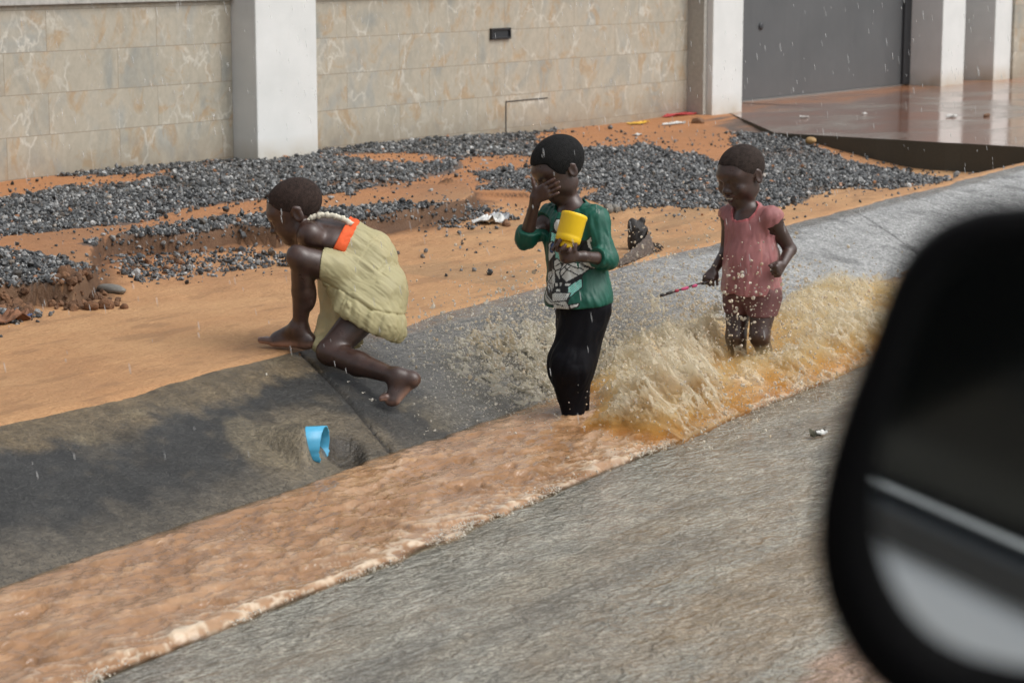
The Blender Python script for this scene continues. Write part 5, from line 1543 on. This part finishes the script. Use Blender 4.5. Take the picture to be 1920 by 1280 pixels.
lump("pointed_stone", gpt(1141, 399), .030, GRY, "small pointed grey stone behind the elbow of the child in green", "stone", 16, .25, None, (1, .9, 1.2))
lump("grey_stone", gpt(1152, 396), .035, GRY, "low grey stone just behind the small pointed stone", "stone", 17)
lump("pebble", gpt(1475, 380), .018, plain("dark pebble", (.05, .06, .075), .4), "single dark pebble on the sand right of the small child", "stone", 18)
lump("ochre_stone", at(1521, 268, .27), .045, TANS, "ochre stone on the gravel against the driveway edge", "stone", 19)
sheet("blue_scrap", (gpt(44, 598), ring(.045, .03, 12, 20)), plain("blue plastic film", (.10, .16, .36), .4), "small blue plastic scrap below the left ledge", "litter", seed=20)
sheet("brown_rag", (gpt(20, 603), ring(.09, .05, 14, 21)), plain("muddy rag", (.20, .09, .045), .8, .3, 50), "muddy brown rag beside the blue scrap", "litter", ruf=.03, seed=21)
for (px, py, r, lab, k) in ((1507, 221, .06, "white scrap at the left part of the wet driveway", 31), (1622, 215, .035, "tiny white scrap in front of the grey gate", 32), (1785, 219, .095, "largest white scrap on the wet driveway", 33)):
    p = at(px, py, SLZ + .002); sheet("paper_scrap", (p, ring(r, r * .45, 12, k)), WHT, lab, "litter", seed=k)
lump("brown_scrap", at(1850, 219, SLZ), .05, BRN, "dark brown scrap right of the largest white scrap", "litter", 34, sq=(1, .6, .4))
p = at(1532, 819, float(bank_z(0, sl(*at(1532, 819, .01)[:2])))+.001); sheet("leaf_litter", (p, ring(.045, .02, 12, 41)), plain("dead leaf", (.05, .045, .02), .6), "dead leaf on the wet road beside the mirror", "leaf", ruf=.02, seed=41)
p = at(1541, 815, float(bank_z(0, sl(*at(1541, 815, .01)[:2])))+.010); sheet("paper_scrap", (p, ring(.03, .012, 12, 42)), WHT, "white scrap on the dead leaf beside the mirror", "litter", ruf=.01, seed=42)

# ---------------------------------------------------------------- the car's mirror and the side it reflects
def side_mirror():
    W = .90; az = R_(29.05); n = nrm(np.array([-math.cos(az), -math.sin(az), -.0]))
    c0 = atW(1785, 900, W)
    def onp(px, py, off=0.):
        d = ray(px, py); q = c0 + n * off; t = ((q - CAM) @ n) / (d @ n); return CAM + t * d
    outer = [(1920, 382), (1850, 388), (1776, 412), (1716, 456), (1674, 516), (1646, 588), (1621, 658), (1592, 733), (1564, 813), (1541, 890), (1527, 960), (1526, 1040), (1539, 1115), (1566, 1185), (1604, 1248), (1655, 1302), (1735, 1345), (1850, 1366),
             (2000, 1344), (2160, 1330), (2290, 1290), (2370, 1220), (2410, 1100), (2430, 940), (2440, 760), (2430, 600), (2390, 480), (2310, 415), (2180, 385), (2050, 380)]
    glass = [(1920, 470), (1850, 474), (1796, 492), (1756, 530), (1728, 584), (1708, 640), (1690, 700), (1672, 760), (1656, 830), (1644, 905), (1642, 975), (1652, 1045), (1674, 1108), (1706, 1162), (1752, 1210), (1820, 1246), (1920, 1270),
             (2020, 1276), (2160, 1262), (2270, 1228), (2330, 1160), (2362, 1070), (2376, 930), (2380, 770), (2370, 630), (2336, 540), (2260, 490), (2150, 470), (2050, 466)]
    root = empty("side_mirror", c0)
    def resample(poly, N=96):
        P = np.array(poly + [poly[0]], float); L = np.concatenate([[0], np.cumsum(np.hypot(*np.diff(P, axis=0).T))]); s = np.linspace(0, L[-1], N + 1)[:-1]
        return np.stack([np.interp(s, L, P[:, 0]), np.interp(s, L, P[:, 1])], 1)
    O = resample(outer); G = resample(glass)
    # line both outlines up by angle round the same centre
    cen = np.array([2010, 870.])
    def byang(P):
        a = np.arctan2(P[:, 1] - cen[1], P[:, 0] - cen[0]); r = np.hypot(*(P - cen).T); o = np.argsort(a)
        t = np.linspace(-math.pi, math.pi, 97)[:-1]; rr = np.interp(t, a[o], r[o], period=2 * math.pi); return cen + np.stack([np.cos(t) * rr, np.sin(t) * rr], 1)
    O, G = byang(O), byang(G); N = 96
    cw = onp(*cen)
    V = []; F = []
    rings = []
    rings.append([onp(*g, -.006) for g in G]); rings.append([onp(*g, .004) for g in G])
    rings.append([onp(*(.55 * o + .45 * g), .010) for o, g in zip(O, G)]); rings.append([onp(*o, .004) for o in O])
    base = [onp(*o, -.006) for o in O]; rings.append(base)
    for dz, sc in ((-.03, .985), (-.06, .93), (-.085, .80), (-.098, .55), (-.103, .2)):
        rings.append([cw + (b - cw) * sc + n * dz for b in base])
    for r in rings: V += r
    m = len(rings)
    for i in range(m - 1):
        for k in range(N): F.append((i*N+k, i*N+(k+1) % N, (i+1)*N+(k+1) % N, (i+1)*N+k))
    F.append(tuple(range((m-1)*N, m*N)))
    mb = MB(); mb.add(V, F, True); mb.build("housing", plain("black mirror plastic", (.003, .003, .0033), .7, Specular_IOR_Level=.08), root)
    gl = Mat("mirror glass"); gl.base((.90, .94, .94)); gl.rough(.015); gl.set(Metallic=1.0)
    V = [onp(*cen, -.003)] + [onp(*(cen + (g - cen) * 1.004), -.003) for g in G]
    mb = MB(); mb.add(V, [(0, 1 + k, 1 + (k + 1) % N) for k in range(N)], True); mb.build("mirror_glass", gl.m, root)
    arm = MB(); a = onp(2400, 1180, -.05); arm.tube([a, a + np.array([.02, -.08, -.03]), a + np.array([.03, -.16, -.06])], [.03, .028, .034], 16); arm.build("mount_arm", plain("black arm plastic", (.0045, .0045, .005), .55), root)
    tag(root, "black car side mirror out of focus in the right foreground", "mirror")
    # the car side seen in it
    yc = c0[1] - .46
    car = empty("car", (-1.2, yc - .8, .2))
    m = MB(); m.add([(x, y, z) for x in (-3.4, 1.3) for (y, z) in ((yc - 1.6, .45), (yc + .10, .45), (yc + .17, .80), (yc + .13, 1.05), (yc, 1.306), (yc - 1.6, 1.306))], [(0, 1, 2, 3, 4, 5), (11, 10, 9, 8, 7, 6)] + [(i, 6 + i, 6 + (i + 1) % 6, (i + 1) % 6) for i in range(6)]); m.build("body", plain("white car paint", (.86, .88, .88), .25, Coat_Weight=.6), car, .03, 4)
    m = MB(); m.box((-3.3, yc - .03, 1.309), (1.25, yc + .006, 1.341)); m.build("window_trim", plain("dark grey trim", (.05, .055, .06), .4), car, .006)
    m = MB(); m.box((-3.2, yc - .06, 1.344), (.42, yc - .004, 1.95)); m.build("window", plain("dark car window", (.006, .007, .007), .08), car, .05, 4)
    m = MB(); m.box((-3.3, yc - 1.55, 2.003), (.42, yc - .02, 2.08)); m.build("roof", plain("car roof paint", (.7, .72, .72), .25), car, .03, 4)
    m = MB(); m.tube([(-.62, yc + .03, 1.22), (-.62, yc + .085, 1.225), (-.45, yc + .085, 1.225), (-.45, yc + .03, 1.22)], .012, 10); m.build("door_handle", plain("chrome", (.7, .7, .7), .15, Metallic=1.), car)
    for xx in (-2.6, .55):
        w_ = MB(); w_.lathe([(0, .0), (.20, .0), (.21, .01), (.31, .012), (.34, .0), (.35, -.05), (.35, -.18), (0, -.18)], (xx, yc + .16, .58), (0, 1, 0), 40); w_.build("wheel", plain("black tyre", (.02, .02, .02), .8), car)
    tag(car, "white car side with dark windows seen only as a reflection in the side mirror", "car")
side_mirror()
# ================================================================ SPLASH AND RAIN
def mat_splash():
    M = Mat("muddy splash water"); c = M.col()
    M.base(c['Color']); M.rough(.10); M.bump(M.noise(90, 2, .5), .25, .004); M.p.inputs["IOR"].default_value = 1.33; M.p.inputs["Specular IOR Level"].default_value = 1.0; M.p.inputs["Transmission Weight"].default_value = .25
    tl = M.n("ShaderNodeBsdfTranslucent"); M.l(c['Color'], tl.inputs[0]); mx = M.n("ShaderNodeMixShader"); mx.inputs[0].default_value = .35
    tr = M.n("ShaderNodeBsdfTransparent"); m2 = M.n("ShaderNodeMixShader")
    M.l(M.p.outputs[0], mx.inputs[1]); M.l(tl.outputs[0], mx.inputs[2])
    M.l(c['Alpha'], m2.inputs[0]); M.l(tr.outputs[0], m2.inputs[1]); M.l(mx.outputs[0], m2.inputs[2]); M.l(m2.outputs[0], M.out.inputs[0])
    return M.m
SPL = mat_splash()
CREAM = np.array([.86, .79, .63]); GOLD = np.array([.66, .44, .17]); RUST = np.array([.42, .20, .065])
def mat_drop():
    M = Mat("clear muddy drops"); c = M.col()
    M.base(M.mix(.45, c['Color'], (.95, .92, .84))); M.rough(.04); M.p.inputs["IOR"].default_value = 1.33; M.p.inputs["Transmission Weight"].default_value = .65
    return M.m
DROP = mat_drop()
def envelope(X, S_, Z):
    """local height of the thrown water above the stream"""
    px, _, _ = proj(np.stack([X, S_ + .11 * (X - 4), 0 * X], -1)); px = px + 26 * fbm(X * 3, S_ * 3, s=703, oct=2)
    ridge = np.interp(px, [1080, 1120, 1160, 1240, 1320, 1360, 1400, 1450, 1500, 1570, 1650, 1760], [0, .04, .11, .17, .14, .06, .05, .06, .10, .12, .10, .05])
    ridge = ridge * (.92 + .40 * fbm(X * 3.3, S_ * 3.3, s=701, oct=2) + .9 * np.clip(fbm(X * 7.5, S_ * 7.5, s=704, oct=2) - .12, 0, 1))
    acr = sstep(3.98, 4.30, S_ - .03 * fbm(X * 3, X * 0, s=702, oct=2)) * sstep(5.25, 4.75, S_)
    near = sstep(10.7, 9.9, X)
    return ridge * acr * near
def splash_body():
    h = .0046
    x = np.arange(6.75, 10.4, h); s = np.arange(3.95, 5.35, h); z = np.arange(-.02, .46, h)
    Xa, Sa = np.meshgrid(x, s, indexing='ij')
    E = envelope(Xa, Sa, 0)
    f = np.full((len(x), len(s), len(z)), .3, np.float32)
    m3 = (E[..., None] * 1.9 + .01 > z[None, None, :]) & (E[..., None] > .02)
    ix, js, kz = np.nonzero(m3)
    X = x[ix]; S_ = s[js]; Z = z[kz]; e = E[ix, js]
    # shear with height: the water leans away to the left of the picture (-X) and towards the bank
    Xs = X + .55 * Z; Ss = S_ - .35 * Z
    n1 = vn(Xs * 9, Ss * 9, Z * 5, 711); n2 = vn(Xs * 27, Ss * 27, Z * 15, 712); n3 = vn(Xs * 75, Ss * 75, Z * 50, 713)
    r1 = 1 - np.abs(n1 + .5 * n2) * 1.6; r2 = 1 - np.abs(n2 + .45 * n3) * 1.5
    dens = .55 * r1 + .45 * r2 + .20 * n3
    q = Z / np.maximum(e, .02)
    # churning foot of the wave, then thin threads of water above it
    foot = Z - e * (.40 + .22 * n1 + .10 * n2 + .04 * n3)
    thread = (.30 + .50 * np.clip(q, 0, 2) - dens) * .05
    f[ix, js, kz] = smin(foot.astype(np.float32), thread.astype(np.float32), .012)
    V, F = surface_nets(f, np.array([x[0], s[0], z[0]]), h)
    V = relax(V, F, 2, .5)
    hz = V[:, 2] / np.maximum(envelope(V[:, 0], V[:, 1], 0), .03)
    Y = V[:, 1] + .11 * (V[:, 0] - 4); 
    c = np.tile(CREAM, (len(V), 1)).astype(np.float32)
    sed = fbm(V[:, 0] * 2.6, V[:, 1] * 2.6, V[:, 2] * 3, s=721, oct=3)
    a = .8 * sstep(1.05, .35, hz + .75 * sed) * sstep(9.4, 8.2, V[:, 0]); c = c * (1 - a[:, None]) + GOLD * a[:, None]
    a = sstep(.50, .05, hz + .6 * sed) * sstep(9.0, 8.1, V[:, 0]) * .85; c = c * (1 - a[:, None]) + RUST * a[:, None]
    al = (.90 - .36 * sstep(.35, .8, hz))[:, None]
    V = np.stack([V[:, 0], Y, V[:, 2]], 1)
    o = link("splash", raw_mesh("splash", V, F, True, np.concatenate([c, al], 1)), SPL)
    struct(o, 'stuff', "brown and cream water thrown up around the running children")
splash_body()
def bank_splash():
    """lacy sheet of water thrown against the bank left of the child in green"""
    h = .0056
    x = np.arange(6.55, 8.35, h); s = np.arange(4.60, 5.50, h); z = np.arange(-.01, .50, h)
    Xa, Sa = np.meshgrid(x, s, indexing='ij'); B_ = bank_z(Xa, Sa)
    f = np.full((len(x), len(s), len(z)), .3, np.float32)
    X, S_, Z = np.meshgrid(x, s, z, indexing='ij', sparse=True)
    hb = Z - B_[..., None]
    core = .155 * np.exp(-((X - 7.45 + .25 * (S_ - 5.0)) / .42) ** 2 - ((S_ - 5.02) / .24) ** 2)
    m3 = (hb > -.01) & (hb < core * 1.7) & (core > .012)
    ix, js, kz = np.nonzero(m3)
    X = x[ix]; S_ = s[js]; Z = z[kz]; e = np.broadcast_to(core, f.shape)[ix, js, kz]; q = np.maximum(Z - B_[ix, js], 0) / e
    Xs = X + .6 * Z; Ss = S_ - .3 * Z
    n1 = vn(Xs * 12, Ss * 12, Z * 9, 731); n2 = vn(Xs * 28, Ss * 28, Z * 22, 732); n3 = vn(Xs * 55, Ss * 55, Z * 50, 733)
    d = .55 * (1 - np.abs(n1 + .5 * n2) * 1.9) + .45 * (1 - np.abs(n2 + .5 * n3) * 1.6) + .12 * n3
    f[ix, js, kz] = (.62 + .34 * np.clip(q, 0, 2) - d) * .05
    V, F = surface_nets(f, np.array([x[0], s[0], z[0]]), h); V = relax(V, F, 1, .5)
    a = sstep(.1, .5, fbm(V[:, 0] * 5, V[:, 1] * 5, V[:, 2] * 5, s=741, oct=3)) * .6
    c = np.array([.76, .71, .58]) * (1 - a[:, None]) + np.array([.62, .48, .26]) * a[:, None]
    V = np.stack([V[:, 0], V[:, 1] + .11 * (V[:, 0] - 4), V[:, 2]], 1)
    o = link("bank_splash", raw_mesh("bank_splash", V, F, True, np.concatenate([c, np.full((len(V), 1), .62)], 1)), SPL)
    struct(o, 'stuff', "lacy cream water thrown on to the concrete bank beside the child in green")
bank_splash()
def mist():
    """the cloud of fine spray itself: a closed body of scattering droplets too small to model one by one"""
    h = .022
    x = np.arange(6.6, 10.9, h); s = np.arange(3.9, 5.5, h); z = np.arange(-.04, .50, h)
    Xa, Sa = np.meshgrid(x, s, indexing='ij'); E = envelope(Xa, Sa, 0) * 1.7
    f = (z[None, None, :] - E[..., None]); f = np.maximum(f, -.015 - z[None, None, :] + 0 * f).astype(np.float32); f[E < .03] = .05
    f[0] = f[-1] = .05; f[:, 0] = f[:, -1] = .05; f[:, :, 0] = .05; f[:, :, -1] = .05
    V, F = surface_nets(f, np.array([x[0], s[0], z[0]]), h); V = relax(V, F, 2, .5)
    V = np.stack([V[:, 0], V[:, 1] + .11 * (V[:, 0] - 4), V[:, 2]], 1)
    M = Mat("fine muddy spray"); t = M.t
    pv = M.n("ShaderNodeVolumePrincipled"); pv.inputs["Anisotropy"].default_value = .25
    sep = M.n("ShaderNodeSeparateXYZ"); M.l(M.n("ShaderNodeNewGeometry").outputs["Position"], sep.inputs[0])
    nz = M.noise(6.5, 5, .62, M.pos((1, 1, .55)), .8); n2 = M.noise(20, 3, .6, M.pos((1, 1, .7)), .5)
    hgt = M.ramp(sep.outputs[2], [(.0, 1.3), (.05, .75), (.10, .22), (.16, .05), (.24, .0)])
    d = M.math('MULTIPLY', M.ramp(nz, [(.40, 0.), (.62, 1.)]), hgt); d = M.math('MULTIPLY', d, M.ramp(n2, [(.36, .15), (.66, 1.5)]))
    M.l(M.math('MULTIPLY', d, 24.0), pv.inputs["Density"])
    M.l(M.ramp(sep.outputs[2], [(.0, (.74, .34, .07)), (.05, (.86, .55, .18)), (.11, (.93, .78, .46)), (.18, (.96, .90, .74))]), pv.inputs["Color"])
    t.nodes.remove(M.p); M.l(pv.outputs[0], M.out.inputs["Volume"])
    struct(link("spray_mist", raw_mesh("spray_mist", V, F, True), M.m), 'stuff', "golden cloud of fine spray kicked up in the stream")
mist()
def drops():
    C = []; R = []; K = []
    def add(x, s, z, r, col):
        C.append(np.stack([x, s + .11 * (x - 4), z], 1)); R.append(r); K.append(col)
    rs = np.random.default_rng(77)
    def cols(n, p): 
        t = rs.uniform(size=(n, 1)) ** p; return CREAM * (1 - t) + GOLD * t
    # spray above the main splash
    n = 15000; x = rs.uniform(6.85, 10.6, n); s = rs.uniform(4.0, 5.45, n); e = envelope(x, np.clip(s, 4.2, 4.8), 0)
    z = e * (.35 + rs.exponential(.55, n)); ok = (e > .03) & (rs.uniform(size=n) < np.exp(-((s - 4.55) / .55) ** 2)) & (z < .62)
    x, s, z = x[ok], s[ok], z[ok]; z = np.maximum(z, bank_z(x, s) + .006)
    n = len(x); add(x, s, z, np.clip(rs.lognormal(math.log(.0030), .50, n), .0013, .0095), cols(n, 1.1))
    # droplets drifting over the bank behind
    n = 6500; x = rs.normal(8.0, .75, n); s = rs.normal(5.05, .22, n); z = bank_z(x, s) + rs.exponential(.10, n) + .005; ok = (s < 5.6) & (s > 4.5) & (x > 6.6)
    x, s, z = x[ok], s[ok], z[ok]; n = len(x); add(x, s, z, np.clip(rs.lognormal(math.log(.0030), .5, n), .0014, .010), cols(n, 1.2))
    # spray on the bank to the left of the green shirt
    n = 7000; x = rs.normal(7.22, .38, n); s = rs.normal(5.0, .22, n); z = bank_z(x, s) + rs.exponential(.06, n) + .003; ok = (s < 5.55) & (s > 4.5)
    x, s, z = x[ok], s[ok], z[ok]; n = len(x); add(x, s, z, np.clip(rs.lognormal(math.log(.0026), .5, n), .0012, .009), np.tile(np.array([.76, .72, .62]), (n, 1)))
    # drops falling in front, over the road edge and the stream
    n = 2600; x = rs.normal(7.4, .8, n); s = rs.normal(4.12, .20, n); z = np.maximum(bank_z(x, s), 0) + .004 + rs.exponential(.05, n)
    ok = (x > 6.2) & (s > 3.4); x, s, z = x[ok], s[ok], z[ok]; n = len(x); add(x, s, z, np.clip(rs.lognormal(math.log(.0024), .5, n), .001, .008), cols(n, 2.))
    # strings of drops round the small child's middle
    n = 420; c0 = atW(1400, 575, (at(1395, 690, 0) - CAM) @ FW - .16); P = c0 + rs.normal(0, 1, (n, 1)) * RT * .13 + rs.normal(0, 1, (n, 1)) * ZZ * .11 + rs.normal(0, .05, (n, 1)) * DP
    C.append(P); R.append(np.clip(rs.lognormal(math.log(.0036), .5, n), .0014, .009)); K.append(cols(n, 1.8))
    C = np.concatenate(C); R = np.concatenate(R); K = np.concatenate(K)
    big = R > .0045
    for sel, nm, hi in ((big, "spray", True), (~big, "fine_spray", False)):
        col = np.concatenate([K[sel], np.full((sel.sum(), 1), .95)], 1)
        o = blobs(nm, C[sel], R[sel], DROP, (.55, 1.), .14, col, hi, True, rs)
        struct(o, 'stuff', "flying drops of muddy water" if hi else "fine mist of muddy drops around the children")
drops()
def foam_edge():
    """broken line of bubbles where the stream laps on to the road"""
    rs = np.random.default_rng(78)
    n = 11000; x = rs.uniform(3.4, 10.2, n); wv = 4.075 + .035 * fbm(x * 2.1, x * 0 + 5, s=109, oct=4) + .018 * fbm(x * 12, x * 0, s=110, oct=3)
    s = wv + rs.normal(.014, .020, n) + rs.exponential(.012, n); ok = rs.uniform(size=n) < .06 + .94 * sstep(-.1, .4, fbm(x * 6, x * 0 + 3, s=751, oct=4)); x, s = x[ok], s[ok]; n = len(x)
    C = np.stack([x, s + .11 * (x - 4), .008 + rs.uniform(0, .006, n)], 1); R = np.clip(rs.lognormal(math.log(.0022), .45, n), .0009, .006)
    col = np.concatenate([np.tile([.92, .86, .74], (n, 1)), np.full((n, 1), .9)], 1)
    struct(blobs("foam", C, R, DROP, (.5, .9), .1, col, False, True, rs), 'stuff', "line of cream foam where the stream laps the road")
foam_edge()
def rain():
    rs = np.random.default_rng(79)
    n = 1500; px = rs.uniform(-20, 1940, n); py = rs.uniform(-20, 900, n) ** 1.0 ; wd = rs.uniform(5.5, 14.5, n)
    P = CAM + (FW[None] + RT[None] * ((px - 960) / FPX)[:, None] + UP[None] * ((640 - py) / FPX)[:, None]) * wd[:, None]
    ok = (P[:, 2] > .45) & (P[:, 1] < 10.4); P = P[ok]; n = len(P)
    d = nrm(np.array([.0, .0, -1.]) + .16 * RT)
    L = rs.uniform(.006, .018, n); r = rs.uniform(.0007, .0015, n)
    u = nrm(np.cross(d, [1, 0, 0])); v = np.cross(d, u)
    B_ = ICO_V
    V = P[:, None, :] + (B_[None, :, 0:1] * r[:, None, None]) * u + (B_[None, :, 1:2] * r[:, None, None]) * v + (B_[None, :, 2:3] * L[:, None, None]) * d
    F = (ICO_F[None] + (np.arange(n) * 12)[:, None, None]).reshape(-1, 3)
    M = Mat("rain drops"); M.base((.80, .82, .82)); M.rough(.1)
    tr = M.n("ShaderNodeBsdfTransparent"); mx = M.n("ShaderNodeMixShader"); mx.inputs[0].default_value = .34; M.l(tr.outputs[0], mx.inputs[1]); M.l(M.p.outputs[0], mx.inputs[2]); M.l(mx.outputs[0], M.out.inputs[0])
    struct(link("rain", raw_mesh("rain", V.reshape(-1, 3), F, True), M.m), 'stuff', "falling rain drops in front of the wall and gate")
rain()
